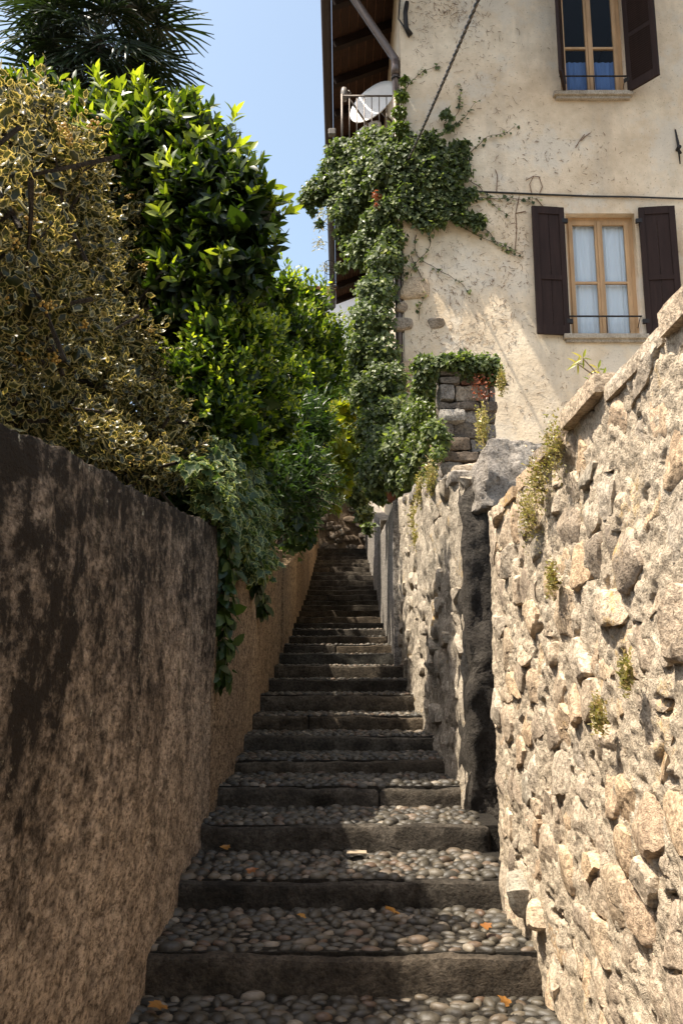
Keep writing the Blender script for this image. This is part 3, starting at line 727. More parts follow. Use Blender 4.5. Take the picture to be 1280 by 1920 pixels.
S = rwall('smooth_wall', 'smooth grey plastered wall with flower pots on top, right of the middle steps', 9.32, 14.0, lambda y: .60, lambda y: gz(y) - .3, lambda y: 3.62 + .05 * (y - 9.3), .4, 1, .06, lambda v: fbm(v * 2, 3, 51) * .03, M['smooth'])
v, f = rock_box(.565, .70, 9.30, 9.46, gz(9.3) - .1, 3.60, .06, .006, 3, .015); mobj('corner_pilaster', v, f, M['smooth'], S, True)
rwall('smooth_wall', 'far dark plastered wall right of the uppermost steps', 14.02, 23.5, lambda y: .655, lambda y: gz(y) - .3, lambda y: gz(y) + 1.45, .4, 1, .1, dL, M['smooth'])
# end wall of rubble
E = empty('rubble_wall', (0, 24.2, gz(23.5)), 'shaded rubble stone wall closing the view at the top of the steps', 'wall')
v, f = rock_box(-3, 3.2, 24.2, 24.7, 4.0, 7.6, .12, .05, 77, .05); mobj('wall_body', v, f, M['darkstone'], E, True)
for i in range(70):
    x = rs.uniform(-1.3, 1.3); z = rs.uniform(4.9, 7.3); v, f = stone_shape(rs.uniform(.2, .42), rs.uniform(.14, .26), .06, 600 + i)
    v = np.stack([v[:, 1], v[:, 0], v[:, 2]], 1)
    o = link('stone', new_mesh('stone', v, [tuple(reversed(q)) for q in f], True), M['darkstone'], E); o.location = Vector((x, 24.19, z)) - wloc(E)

# boulder and pier on the tall wall
c = P(960, 885, 5.35)
v, f = rock_box(.82, 1.42, 5.0, 5.6, 2.66, 3.18, .022, .04, 91, .03)
def hew(v, seed, n=16, lo=.62, hi=.9, rough=.02):
    r_ = np.random.default_rng(seed); c = (v.max(0) + v.min(0)) / 2; sz = (v.max(0) - v.min(0)) / 2; u = (v - c) / sz
    for k in range(n):
        d = norm(r_.normal(size=3) * np.array([1, 1, .8])); m_ = (u @ d).max() * r_.uniform(lo, hi); over = np.maximum(0, u @ d - m_); u = u - over[:, None] * d
    v = c + u * sz; return v + norm(v - c) * (fbm(v * 9, 4, seed) * rough * 3 + fbm(v * 30, 3, seed + 1) * rough)[:, None]
v = hew(v, 93, 26, .55, .88, .035)
bo = empty('boulder', (1.08, 5.3, 2.8), 'big grey craggy rock bedded on the wall beside the house', 'rock')
mobj('rock', v, f, M['rock'], bo, True)
v, f = rock_box(.84, 1.30, 4.92, 5.4, 2.32, 2.72, .03, .03, 92, .05); v = hew(v, 97); mobj('lower_rock', v, f, M['darkstone'], bo, True)
pr = empty('stone_pier', (1.15, 7.7, 3.2), 'dark stone pier with ivy on its top, standing before the house', 'pier')
x0, x1 = P(822, 780, 7.6)[0], P(930, 780, 7.6)[0]; zt = P(870, 690, 7.6)[2]
v, f = rock_box(x0 + .03, x1 - .03, 7.62, 8.1, 2.9, zt - .02, .05, .03, 95, .03); mobj('core', v, f, M['darkstone'], pr, True)
z = 3.0; i = 0
while z < zt - .05:
    h = rs.uniform(.08, .17); x = x0
    brick = z > zt - .30
    if brick: h = .075
    while x < x1 - .04:
        wd = min(rs.uniform(.12, .40) if not brick else .2, x1 - x)
        use_b = brick and x > (x0 + x1) / 2 - .1
        v, f = rock_box(x + .006, x + wd - .006, 7.58 - rs.uniform(0, .05) - (.05 if x < x0 + .02 and not use_b else 0), 7.8, z + .004, z + h - .004, .03, .006 if use_b else .035, 700 + i, .012 if use_b else .02)
        mobj('brick' if use_b else 'stone', v, f, M['brick'] if use_b else (M['rock'] if rs.random() < .35 else M['darkstone']), pr, True); i += 1; x += wd
    z += h

# ------------------------------------------------------------------ house
FY = 11.0; HX = .86
H = empty('house', (HX, FY, 3.0), 'tall old cream plastered house with brown shutters above the right wall', 'house')
def opening(pl, prr, pt, pb):
    m = (pt + pb) / 2
    return P(pl, m, FY)[0], P(prr, m, FY)[0], P(pl, pb, FY)[2], P(pl, pt, FY)[2]
WLO = opening(1065, 1196, 400, 629); WUP = opening(1046, 1168, -32, 176)
def seg(a, b, s): return list(np.linspace(a, b, max(2, int(abs(b - a) / s) + 1)))
def facade_band(z0, z1, hole):
    xs = seg(HX, hole[0], .13)[:-1] + seg(hole[0], hole[1], .2)[:-1] + seg(hole[1], 8.5, .13)
    zs = seg(z0, hole[2], .13)[:-1] + seg(hole[2], hole[3], .2)[:-1] + seg(hole[3], z1, .13)
    X, Z = np.meshgrid(xs, zs, indexing='ij'); v = np.stack([X.ravel(), np.full(X.size, FY), Z.ravel()], 1)
    edge = ((v[:, 0] > hole[0] - .05) & (v[:, 0] < hole[1] + .05) & (v[:, 2] > hole[2] - .05) & (v[:, 2] < hole[3] + .05)) | (v[:, 0] < HX + .01)
    v[:, 1] += np.where(edge, 0, fbm(v * .9, 3, 61) * .05 + fbm(v * 4, 2, 62) * .012)
    I = np.arange(len(v)).reshape(X.shape); q = np.stack([I[:-1, :-1], I[1:, :-1], I[1:, 1:], I[:-1, 1:]], -1).reshape(-1, 4)
    cx = v[q].mean(1); inh = (cx[:, 0] > hole[0]) & (cx[:, 0] < hole[1]) & (cx[:, 2] > hole[2]) & (cx[:, 2] < hole[3])
    f = [tuple(t) for t in q[~inh]]
    n = len(v); D = .20; a, b, c, d = hole
    v = np.concatenate([v, [(a, FY, c), (b, FY, c), (b, FY, d), (a, FY, d), (a, FY + D, c), (b, FY + D, c), (b, FY + D, d), (a, FY + D, d)]])
    f += [(n, n + 4, n + 5, n + 1), (n + 1, n + 5, n + 6, n + 2), (n + 2, n + 6, n + 7, n + 3), (n + 3, n + 7, n + 4, n)]
    return v, f
zm = (WLO[3] + WUP[2]) / 2 + .2
mb = MB(); mb.add(*facade_band(1.5, zm, WLO)); mb.add(*facade_band(zm, 12.45, WUP))
mb.add([(HX, FY, 12.45), (8.5, FY, 12.45), (8.5, FY, 15.6), (HX, FY, 12.55)], [(0, 1, 2, 3)])
mb.build('front_wall', M['facade'], H, True)
xs = seg(FY, 23, .5); mb = MB()
mb.add([(HX, FY, 1.5), (HX, 23, 1.5), (HX, 23, 12.6), (HX, FY, 12.6)], [(0, 3, 2, 1)])
mb.add([(HX, 23, 1.5), (8.5, 23, 1.5), (8.5, 23, 15.6), (HX, 23, 12.6)], [(0, 3, 2, 1)])
mb.add([(8.5, FY, 1.5), (8.5, 23, 1.5), (8.5, 23, 15.6), (8.5, FY, 15.6)], [(0, 1, 2, 3)])
mb.build('side_wall', M['facade'], H)
# roof: slab, soffit boards, rafters, gutter
SL = .40; ER = 9.5; EX = -.16
rz = lambda x: 12.18 + SL * (x - EX)
mb = MB(); mb.add([(EX, ER, rz(EX) + .16), (8.8, ER, rz(8.8) + .16), (8.8, 23.4, rz(8.8) + .16), (EX, 23.4, rz(EX) + .16), (EX, ER, rz(EX) + .26), (8.8, ER, rz(8.8) + .26), (8.8, 23.4, rz(8.8) + .26), (EX, 23.4, rz(EX) + .26)],
                  [(3, 2, 1, 0), (4, 5, 6, 7), (0, 1, 5, 4), (1, 2, 6, 5), (2, 3, 7, 6), (3, 0, 4, 7)])
roof = mb.build('roof', M['tile'], H)
nb = 7; bw = (HX - EX) / nb
for i in range(nb):
    a = EX + i * bw + .006; b = EX + (i + 1) * bw - .006; t = random.uniform(.0, .012)
    mb = MB(); mb.add([(a, ER, rz(a) + .13 - t), (b, ER, rz(b) + .13 - t), (b, 23.3, rz(b) + .13 - t), (a, 23.3, rz(a) + .13 - t), (a, ER, rz(a) + .157), (b, ER, rz(b) + .157), (b, 23.3, rz(b) + .157), (a, 23.3, rz(a) + .157)],
                      [(3, 2, 1, 0), (4, 5, 6, 7), (0, 1, 5, 4), (1, 2, 6, 5), (2, 3, 7, 6), (3, 0, 4, 7)])
    mb.build('board', M['soffit'], roof)
y = 10.0
while y < 23:
    a, b = EX + .02, HX + (.0 if y > FY else 2.5); mb = MB()
    mb.add([(x, y + dy_, rz(x) + dz_) for x in (a, b) for dy_ in (0, .11) for dz_ in (-.04, .118)], [(0, 1, 3, 2), (4, 6, 7, 5), (0, 4, 5, 1), (2, 3, 7, 6), (0, 2, 6, 4), (1, 5, 7, 3)])
    mb.build('rafter', M['rafter'], roof); y += .92
mb = MB(); V = []; F = []; n = 9
for yv in (ER, 23.4):
    for r in (.085, .075):
        for i in range(n):
            q = math.pi * (1 + i / (n - 1)); V.append((EX - .09 + r * math.cos(q), yv, rz(EX) + .1 + r * math.sin(q)))
for i in range(n - 1):
    F += [(i, i + 1, 2 * n + i + 1, 2 * n + i), (n + i, 3 * n + i, 3 * n + i + 1, n + i + 1)]
F += [(0, 2 * n, 3 * n, n), (n - 1, 2 * n - 1, 4 * n - 1, 3 * n - 1)] + [(i, n + i, n + i + 1, i + 1) for i in range(n - 1)] + [(2 * n + i, 2 * n + i + 1, 3 * n + i + 1, 3 * n + i) for i in range(n - 1)]
mb.add(V, F); mb.build('gutter', M['gutter'], H, True)
# downpipe
e1 = P(741, 112, FY + .06); px_ = e1[0]
mb = MB(); mb.tube([(EX - .05, FY - .02, rz(EX) + .04), (EX + .02, FY, rz(EX) - .1), (px_ - .07, FY + .06, e1[2] + .12), (px_, FY + .06, e1[2]), (px_, FY + .06, e1[2] - .14)], .058, 12)
mb.tube([(px_, FY + .06, e1[2] - .10), (px_, FY + .06, 3.6)], .052, 12)
dp = mb.build('downpipe', M['pipe'], H, True)
mb = MB(); mb.tube([(px_, FY + .06, e1[2] - .02), (px_, FY + .06, e1[2] - .26)], .063, 12); mb.build('sleeve', M['pipe'], dp, True)
mb = MB(); mb.tube([(px_, FY + .06, e1[2] - .30), (px_, FY + .06, e1[2] - .33)], .066, 12); mb.box(px_, HX + .02, FY + .04, FY + .08, e1[2] - .33, e1[2] - .30); mb.build('clamp', M['iron'], dp, True)
# dark bracket and cable bundle at the corner under the eaves
mb = MB(); b0 = P(763, 40, FY); mb.tube([b0 + (0, -.02, .3), b0 + (-.03, -.06, .1), b0 + (-.02, -.05, -.15), b0 + (.05, -.03, -.25)], .035, 7); mb.tube([b0 + (-.1, 0, .4), b0 + (-.13, -.05, 0), b0 + (-.06, -.05, -.12), b0 + (.02, -.04, -.3)], .012, 5)
mb.build('cable_bundle', M['iron'], H, True)

def window(hole, name, curtain_or_reflection, ctop, tag_):
    a, b, c, d = hole; y0 = FY + .12; fw = .055
    mb = MB()
    mb.box(a, a + fw, y0, y0 + .07, c, d); mb.box(b - fw, b, y0, y0 + .07, c, d); mb.box(a + fw, b - fw, y0, y0 + .07, d - fw, d); mb.box(a + fw, b - fw, y0, y0 + .07, c, c + .02)
    wdw = mb.build('window', M['frame'], H, label=tag_)
    mid = (a + b) / 2; zb = c + (d - c) * .455
    for s in (0, 1):
        l = a + fw + .003 if s == 0 else mid + .002; r = mid - .002 if s == 0 else b - fw - .003; sw = .062; yc = y0 - .015
        mb = MB(); z0, z1 = c + .022, d - fw - .003
        inl, inr = (sw, .052) if s == 0 else (.052, sw)
        mb.box(l, l + inl, yc, yc + .05, z0, z1, bev=.006); mb.box(r - inr, r, yc, yc + .05, z0, z1, bev=.006)
        mb.box(l + inl, r - inr, yc + .002, yc + .048, z0, z0 + .05); mb.box(l + inl, r - inr, yc + .002, yc + .048, z1 - .06, z1)
        mb.box(l + inl, r - inr, yc + .004, yc + .046, zb - .016, zb + .016)
        mb.build('casement', M['frame'], wdw)
        for (q0, q1) in ((z0 + .05, zb - .016), (zb + .016, z1 - .06)):
            mb = MB(); mb.box(l + inl - .004, r - inr + .004, yc + .024, yc + .028, q0 - .004, q1 + .004); mb.build('pane', M['glass'], wdw)
    mb = MB(); mb.box(mid - .022, mid + .022, y0 - .035, y0 - .017, c + .025, d - fw - .01, bev=.006); mb.build('astragal', M['frame'], wdw)
    # wavy cloth behind the glass: lower curtains, painted sky reflection in the upper window
    for s in (0, 1):
        n = 60; l = a + .05 if s == 0 else mid + .01; r = mid - .01 if s == 0 else b - .05; z1 = c + (d - c) * ctop - .08 * (ctop > .9); V = []; F = []
        for j in range(7):
            for i in range(n):
                u = i / (n - 1); V.append((l + (r - l) * u, y0 + .075 + .016 * math.sin(u * 32 + s * 2 + .6 * math.sin(u * 9)) * (.6 + .4 * math.sin(u * 7 + s)) + .004 * math.sin(j * 1.3 + u * 20), c + .0 + (z1 - c) * j / 6))
        F = [(j * n + i, j * n + i + 1, (j + 1) * n + i + 1, (j + 1) * n + i) for j in range(6) for i in range(n - 1)]
        mobj('curtain', V, F, M[curtain_or_reflection], wdw, True)
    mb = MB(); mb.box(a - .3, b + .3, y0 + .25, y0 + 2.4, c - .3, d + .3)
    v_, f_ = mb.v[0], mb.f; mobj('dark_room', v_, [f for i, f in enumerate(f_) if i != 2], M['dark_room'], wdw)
    # sill
    v, f = rock_box(a - .13, b + .06, FY - .10, FY + .16, c - .075, c - .004, .04, .004, int(a * 100), .014); s_ = mobj('window_sill', v, f, M['sill'], H, True)
    mb = MB(); mb.box(a - .09, b + .02, FY - .06, FY + .02, c - .115, c - .07); mb.build('moulding', M['sill'], s_)
    # guard bar
    zg = c + (d - c) * .15; mb = MB(); mb.tube([(a - .02, FY - .015, zg), (b + .0, FY - .015, zg)], .012, 6); mb.tube([(mid, FY - .015, zg), (mid, FY - .012, c)], .007, 5); mb.tube([(b - .02, FY - .015, zg), (b - .02, FY + .1, zg - .12)], .006, 5)
    mb.build('guard_bar', M['iron'], H)
    return wdw
window(WLO, 'window', 'curtain', 1.0, 'ochre wooden window with white voile curtains')
window(WUP, 'window', 'curtain_blue', .36, 'ochre wooden window with dark room and blue half curtains')
def shutter(hx, c, d, wdt, ang, side, mat, louvre, label):
    """hinged at hx; side=-1 opens to the left, +1 to the right; ang from the wall plane"""
    ca, sa = math.cos(ang), math.sin(ang)
    Mx = [[side * ca, 0, 0, hx], [-sa, 1, 0, FY - .03], [0, 0, 1, 0], [0, 0, 0, 1]]
    Mx = np.array([[side * ca, side * sa * 1.0, 0, hx], [-sa, ca, 0, FY - .035], [0, 0, 1, 0], [0, 0, 0, 1]], float)
    t = .04; sw = .085
    mb = MB()
    mb.box(.01, sw, -t, 0, c, d, Mx, .005); mb.box(wdt - sw, wdt, -t, 0, c, d, Mx, .005)
    zmid = c + (d - c) * (.44 if not louvre else .46)
    rails = [(c, c + .14), (zmid - .035, zmid + .035), (d - .11, d)]
    for q0, q1 in rails: mb.box(sw, wdt - sw, -t + .002, -.002, q0, q1, Mx)
    sh = mb.build('shutter', mat, H, label=label)
    for (q0, q1) in ((rails[0][1], rails[1][0]), (rails[1][1], rails[2][0])):
        if louvre:
            mb = MB(); n = int((q1 - q0) / .034)
            for i in range(n):
                z = q0 + (i + .5) * (q1 - q0) / n
                v = np.array([(sw, -t + .002, z + .022), (wdt - sw, -t + .002, z + .022), (wdt - sw, -.004, z - .020), (sw, -.004, z - .020), (sw, -t + .002, z + .014), (wdt - sw, -t + .002, z + .014), (wdt - sw, -.004, z - .028), (sw, -.004, z - .028)])
                v = v @ Mx[:3, :3].T + Mx[:3, 3]
                mb.add(v, [(0, 1, 2, 3), (7, 6, 5, 4), (0, 4, 5, 1), (1, 5, 6, 2), (2, 6, 7, 3), (3, 7, 4, 0)])
            mb.build('louvre_panel', mat, sh)
        else:
            n = 2; pw = (wdt - 2 * sw) / n
            for i in range(n):
                mb = MB(); mb.box(sw + i * pw + .003, sw + (i + 1) * pw - .003, -t + .016, -.01, q0 - .003, q1 + .003, Mx); mb.build('plank', mat, sh)
    for z in (c + .2, d - .2):
        mb = MB(); mb.box(-.035, .05, -t - .004, -t + .006 if louvre else -.0, z - .03, z + .03, Mx); mb.build('hinge', M['iron'], sh)
    return sh
a, b, c, d = WLO
shutter(a - .03, c - .02, d + .05, .47, R(6), -1, M['shutter_worn'], False, 'dark brown plank shutter with flaking paint')
shutter(b + .03, c - .02, d + .05, .50, R(6), 1, M['shutter'], False, None)
a, b, c, d = WUP
shutter(a + .02, c - .02, d + .05, .50, R(68), -1, M['shutter'], True, None)
shutter(b - .0, c - .02, d + .05, .50, R(50), 1, M['shutter'], True, None)

# quoin stones showing at the corner of the house
for (px, py, w_, h_) in [(778, 540, 62, 44), (758, 608, 40, 30), (816, 606, 34, 22), (766, 690, 44, 30), (766, 724, 50, 26), (752, 575, 26, 20)]:
    c_ = P(px, py, FY); v, f = stone_shape(pix(12, w_ * .85), pix(12, h_ * .9), .07, int(px + py), 18, 5, .34); v = np.stack([v[:, 1], v[:, 0], v[:, 2]], 1)
    o = link('stone', new_mesh('stone', v, [tuple(reversed(q)) for q in f], True), M['rubble'], H); o.location = Vector(c_) + Vector((0, .025, 0)) - wloc(H)

# balcony over the alley
BY = 12.15
zt_ = P(690, 180, BY)[2]; zf = zt_ - .95; xb0 = P(641, 190, BY)[0]
mb = MB(); mb.box(xb0 - .06, HX + .02, BY - .08, 14.6, zf - .12, zf); bal = mb.build('balcony', M['sill'], H)
mb = MB(); mb.tube([(xb0, BY, zt_), (HX, BY, zt_)], .016, 6); mb.tube([(xb0, BY, zt_), (xb0, 14.5, zt_)], .016, 6); mb.build('hand_rail', M['rail'], bal, True)
mb = MB(); mb.tube([(xb0, BY, zf), (xb0, BY, zt_ + .03)], .02, 6); mb.build('post', M['rail'], bal, True)
barme = None
for i in range(1, 8):
    mb = MB(); x = xb0 + i * .118; mb.tube([(x, BY, zf), (x, BY, zt_)], .0085, 5); mb.build('bar', M['rail'], bal, True)
for i in range(1, 18):
    mb = MB(); y = BY + i * .13; mb.tube([(xb0, y, zf), (xb0, y, zt_)], .0085, 5); mb.build('bar', M['rail'], bal, True)
mb = MB()
for y in (BY + .1, 14.2): mb.box(xb0 + .1, HX, y, y + .12, zf - .35, zf - .121)
mb.build('bracket', M['rafter'], bal)
mb = MB(); mb.box(HX - .02, HX - .004, 14.6, 15.5, zf, zf + 2.0); mb.build('balcony_door', M['shutter'], H)

# satellite dishes
def dish(name, c, nrm, rad, label, arm=True, spin=0, stretch=1.12):
    root = empty(name, c, label, 'satellite dish', 'satellite dishes on the balcony')
    n = Vector(nrm).normalized(); q = n.to_track_quat('Z', 'Y').to_matrix() @ Matrix.Rotation(spin, 3, 'Z')
    rings, segs = 7, 40; V = []; F = []
    for lay in (0, 1):
        for i in range(rings):
            r = i / (rings - 1)
            for k in range(segs):
                a = 2 * math.pi * k / segs; p = Vector((rad * r * math.cos(a), rad * stretch * r * math.sin(a), rad * .24 * (r * r - 1) - lay * .012)); V.append(tuple(q @ p))
    for i in range(rings - 1):
        for k in range(segs):
            k2 = (k + 1) % segs
            F.append((i * segs + k, (i + 1) * segs + k, (i + 1) * segs + k2, i * segs + k2)); o2 = rings * segs
            F.append((o2 + i * segs + k, o2 + i * segs + k2, o2 + (i + 1) * segs + k2, o2 + (i + 1) * segs + k))
    for k in range(segs):
        k2 = (k + 1) % segs; F.append(((rings - 1) * segs + k, rings * segs + (rings - 1) * segs + k, rings * segs + (rings - 1) * segs + k2, (rings - 1) * segs + k2))
    link('reflector', new_mesh('reflector', V, F, True), M['dish'], root)
    return root, q, np.array(c)
cD = P(698, 190, 12.62)
dr, q, c0 = dish('satellite_dish', cD, (-.52, -.78, .36), .43, 'white round satellite dish leaning behind the balcony rail')
lnb = P(646, 176, 12.25); foot = P(690, 236, 12.5)
mb = MB(); mb.tube([foot, lnb + (.05, 0, -.05)], .018, 6); mb.build('feed_arm', M['rail'], dr, True)
mb = MB(); mb.tube([lnb + (.0, 0, -.12), lnb + (-.01, 0, -.04), lnb + (-.01, 0, .03), lnb + (-.01, 0, .10)], [.035, .05, .055, .04], 10); mb.tube([lnb + (.06, -.02, .05), lnb + (.1, -.02, 0), lnb + (.04, -.02, -.05)], .01, 5); mb.build('receiver_head', M['plastic'], dr, True)
mb = MB(); mb.tube([np.array(cD) + (.15, .12, -.1), (HX, 12.9, cD[2] - .2)], .025, 7); mb.build('mount', M['rail'], dr, True)
cD2 = P(690, 246, 12.75); dr2, _, _ = dish('satellite_dish', cD2, (-.45, -.75, .4), .24, 'smaller satellite dish half hidden low behind the balcony ivy')
mb = MB(); mb.tube([np.array(cD2) + (.05, .1, -.05), (HX, 13.0, cD2[2] - .1)], .02, 7); mb.build('mount', M['rail'], dr2, True)
# floodlight at the outer corner of the balcony
fl = P(626, 250, BY); root = empty('floodlight', fl, 'small grey lamp on a bracket at the balcony corner', 'lamp')
mb = MB(); mb.box(fl[0] - .09, fl[0] + .03, fl[1] - .06, fl[1] + .04, fl[2] - .05, fl[2] + .06, bev=.015); mb.build('housing', M['plastic'], root)
mb = MB(); mb.tube([fl + (.0, 0, -.02), fl + (.1, 0, -.12), (xb0, BY, fl[2] - .12)], .014, 6); mb.build('bracket', M['iron'], root)

# overhead twisted cable from the ivy to beyond the upper right
p0 = P(764, 302, FY - .12); p1 = P(890, 0, 6.0); dirv = (p1 - p0); p2 = p0 + dirv * 1.7
n = 260; V1 = []; V2 = []
for i in range(n):
    t = i / (n - 1); q_ = p0 + (p2 - p0) * t - np.array([0, 0, .25]) * 4 * t * (1 - t) * .25
    a_ = t * 260; s1 = np.array([1, 0, .1]) * math.cos(a_) + np.array([0, .5, .8]) * math.sin(a_); V1.append(q_ + s1 * .009); V2.append(q_ - s1 * .009)
ov = empty('overhead_cable', p0, 'twisted black overhead cable running from the ivy to the upper right', 'cable')
mb = MB(); mb.tube(V1, .011, 5); mb.build('strand', M['cable'], ov, True); mb = MB(); mb.tube(V2, .011, 5); mb.build('strand', M['rail'], ov, True)
mb = MB(); pts = [P(x, y, FY - .02) for x, y in ((893, 359), (960, 362), (1030, 365), (1110, 368), (1180, 369), (1290, 373), (1420, 376))]; mb.tube(pts, .013, 6)
wc = mb.build('wall_cable', M['cable'], None, True); tag(wc, 'thin dark cable fixed across the plaster above the lower window', 'cable')
an = P(1270, 275, FY - .03); mb = MB(); mb.tube([an + (-.02, 0, .27), an + (0, -.01, .05), an + (.01, 0, -.27)], [.012, .02, .008], 6); mb.tube([an + (0, .03, -.03), an + (0, -.05, -.03)], .03, 8); mb.tube([an + (0, -.02, -.06), an + (.03, -.02, -.12)], .015, 6)
wa = mb.build('wall_anchor', M['iron'], None, True); tag(wa, 'rusty iron tie bar on the plaster at the right edge', 'wall anchor')

# rootlets of dead creeper left on the plaster
mb = MB(); rr = random.Random(9)
cl = [(800, 20, 60, 24, 40), (850, 20, 40, 20, 40), (900, 30, 40, 40, 26), (830, 200, 60, 90, 40), (900, 100, 90, 90, 50), (960, 230, 60, 60, 40), (940, 380, 50, 40, 45), (970, 450, 30, 80, 60), (820, 480, 60, 60, 70), (880, 560, 70, 60, 80),
      (860, 640, 70, 30, 60), (960, 600, 50, 80, 40), (1000, 720, 70, 60, 40), (1090, 275, 60, 30, 16), (1020, 300, 60, 40, 22), (1120, 340, 60, 20, 10), (790, 60, 20, 40, 24)]
for (px, py, sx, sy, n) in cl:
    for i in range(int(n * 1.7)):
        x, y = rr.gauss(px, sx * .6), rr.gauss(py, sy * .6)
        p = P(x, y, FY - .012)
        if p[0] < HX + .03 or (WLO[0] - .55 < p[0] < WLO[1] + .6 and WLO[2] - .15 < p[2] < WLO[3] + .1): continue
        L = rr.uniform(.02, .085) * (2.3 if rr.random() < .08 else 1); a_ = rr.uniform(0, 6.28); pts = [p]
        for k in range(4):
            a_ += rr.uniform(-.8, .8); p = p + np.array([math.cos(a_), 0, math.sin(a_)]) * L / 4 + np.array([0, rr.uniform(-.006, .003), 0]); pts.append(p.copy())
        mb.tube(pts, [r_ * rr.uniform(.4, 1.1) for r_ in (.003, .004, .0035, .0025, .002)], 4, False)
for pts in ([(1095, 252), (1085, 265), (1078, 277)], [(1105, 250), (1096, 256), (1088, 264)], [(965, 470), (968, 430), (966, 400), (972, 370)], [(985, 338), (1000, 330), (1012, 332)], [(1000, 330), (992, 345), (996, 362)], [(1010, 332), (1016, 350), (1010, 364)], [(1005, 372), (1015, 385), (1025, 392)], [(966, 400), (985, 396)], [(930, 360), (932, 330), (928, 318)]):
    mb.tube([P(x, y, FY - .02) for x, y in pts], .006, 5, False)
o = mb.build('dead_creeper', M['tendril']); tag(o, 'brown dead creeper rootlets clinging to the house plaster', 'creeper', None, 'stuff')

# pots on the smooth wall
def pot(px, py, Yd, r, h, label):
    c_ = P(px, py, Yd); c_[0] = max(c_[0], .64); mb = MB(); root = empty('flower_pot', c_, label, 'flower pot', 'terracotta pots on the smooth wall')
    n = 20; V = []; F = []
    prof = [(0, 0), (.72 * r, 0), (.92 * r, h * .75), (1.06 * r, h * .75), (1.1 * r, h), (.95 * r, h), (.9 * r, h * .8), (0, h * .8)]
    for (rd, z) in prof:
        for k in range(n): V.append(c_ + np.array([rd * math.cos(2 * math.pi * k / n), rd * math.sin(2 * math.pi * k / n), z]))
    for i in range(len(prof) - 1):
        for k in range(n): F.append((i * n + k, i * n + (k + 1) % n, (i + 1) * n + (k + 1) % n, (i + 1) * n + k))
    mobj('pot', V, F, M['terracotta'], root, True); return root
pot(735, 940, 9.75, .14, .24, 'rusty terracotta pot under the ivy at the near end of the smooth wall')
pot(699, 930, 12.6, .12, .22, 'small terracotta pot farther along the smooth wall')

# far white house beyond the eaves
hw = empty('house', (-1.2, 30, 6), 'distant white house glimpsed between the shrubs and the eaves', 'house')
zt2 = P(605, 545, 30)[2]
mb = MB(); mb.box(-1.6, 3.5, 30, 36, 5, zt2); mb.build('wall', M['white_house'], hw)
mb = MB(); mb.add([(-1.9, 29.6, zt2), (3.8, 29.6, zt2), (3.8, 36.4, zt2), (-1.9, 36.4, zt2), (-1.9, 33, zt2 + 1.2), (3.8, 33, zt2 + 1.2)], [(0, 1, 5, 4), (2, 3, 4, 5), (0, 4, 3), (1, 2, 5), (3, 2, 1, 0)]); mb.build('roof', M['tile'], hw)

# ------------------------------------------------------------------ plants on the left
# palm
pc = P(185, 70, 14); pb = np.array([pc[0], 14, 3.6])
palm = empty('palm_tree', pb, 'dark fan palm rising behind the laurel at the upper left', 'palm')
mb = MB(); mb.tube([pb + (pc - pb) * t + np.array([.1 * math.sin(t * 3), 0, 0]) for t in np.linspace(0, 1, 9)], np.linspace(.16, .13, 9), 10); mb.build('trunk', M['bark'], palm, True)
def frond_mesh(seed, nseg=34, rad=.78, pet=.75):
    r_ = random.Random(seed); V = []; F = []; rn = []
    pts = [np.array([t * pet, 0, .10 * math.sin(t * 3) * 0]) for t in np.linspace(0, 1, 5)]
    m2 = MB(); m2.tube(pts, np.linspace(.018, .010, 5), 4); V = list(np.concatenate(m2.v)); F = [list(f) for f in m2.f]; rn = [.8] * len(V)
    for i in range(nseg):
        a_ = R(-140 + 280 * i / (nseg - 1)) + r_.uniform(-.03, .03); L = rad * (1 - .22 * abs(i / (nseg - 1) - .5) * 2) * r_.uniform(.88, 1.08)
        d = np.array([math.cos(a_), math.sin(a_), 0]); s = np.array([-d[1], d[0], 0]); o = np.array([pet, 0, 0]); fold = .02 * (1 if i % 2 else -1)
        droop = r_.uniform(.12, .5); b0 = len(V); wds = [.006, .022, .018, .002]
        for j, t in enumerate((.03, .45, .78, 1.0)):
            c_ = o + d * L * t * (1 - .12 * droop * t) + np.array([0, 0, .10 * math.sin(abs(a_)) - droop * L * .75 * t ** 2.6 + fold])
            V += [c_ - s * wds[j], c_ + np.array([0, 0, .010]), c_ + s * wds[j]]; rn += [r_.random() * (.5 + .5 * (t > .9))] * 3
        for j in range(3):
            for q in (0, 1): F.append([b0 + j * 3 + q, b0 + j * 3 + q + 1, b0 + j * 3 + q + 4, b0 + j * 3 + q + 3])
    me = new_mesh('frond', np.array(V), F, False, {'rnd': np.array(rn), 'edge': np.zeros(len(V))}); me.materials.append(M['palm']); return me
fms = [frond_mesh(i) for i in range(5)]
for i in range(58):
    az = i * 2.399 + random.uniform(-.2, .2); elv = R(75 - 140 * (i / 57) ** .85) + random.uniform(-.12, .12)
    o = link('frond', fms[i % 5], None, palm, Vector(pc) - Vector(pb) + Vector((0, 0, 0.25 - .7 * i / 57)))
    o.rotation_euler = (random.uniform(-.5, .5), -elv, az); s = random.uniform(1.15, 1.5); o.scale = (s, s, s)

def bush(name, label, blobs, parts, base, cat='shrub', r0=.035, mat=None, group=None, trunk='stem'):
    root = empty(name, base, label, cat, group); limbs(root, base, blobs, r0, trunk, mat or M['bark'])
    for nm, data, m in parts: foliage(nm, data, m, root)
    return root
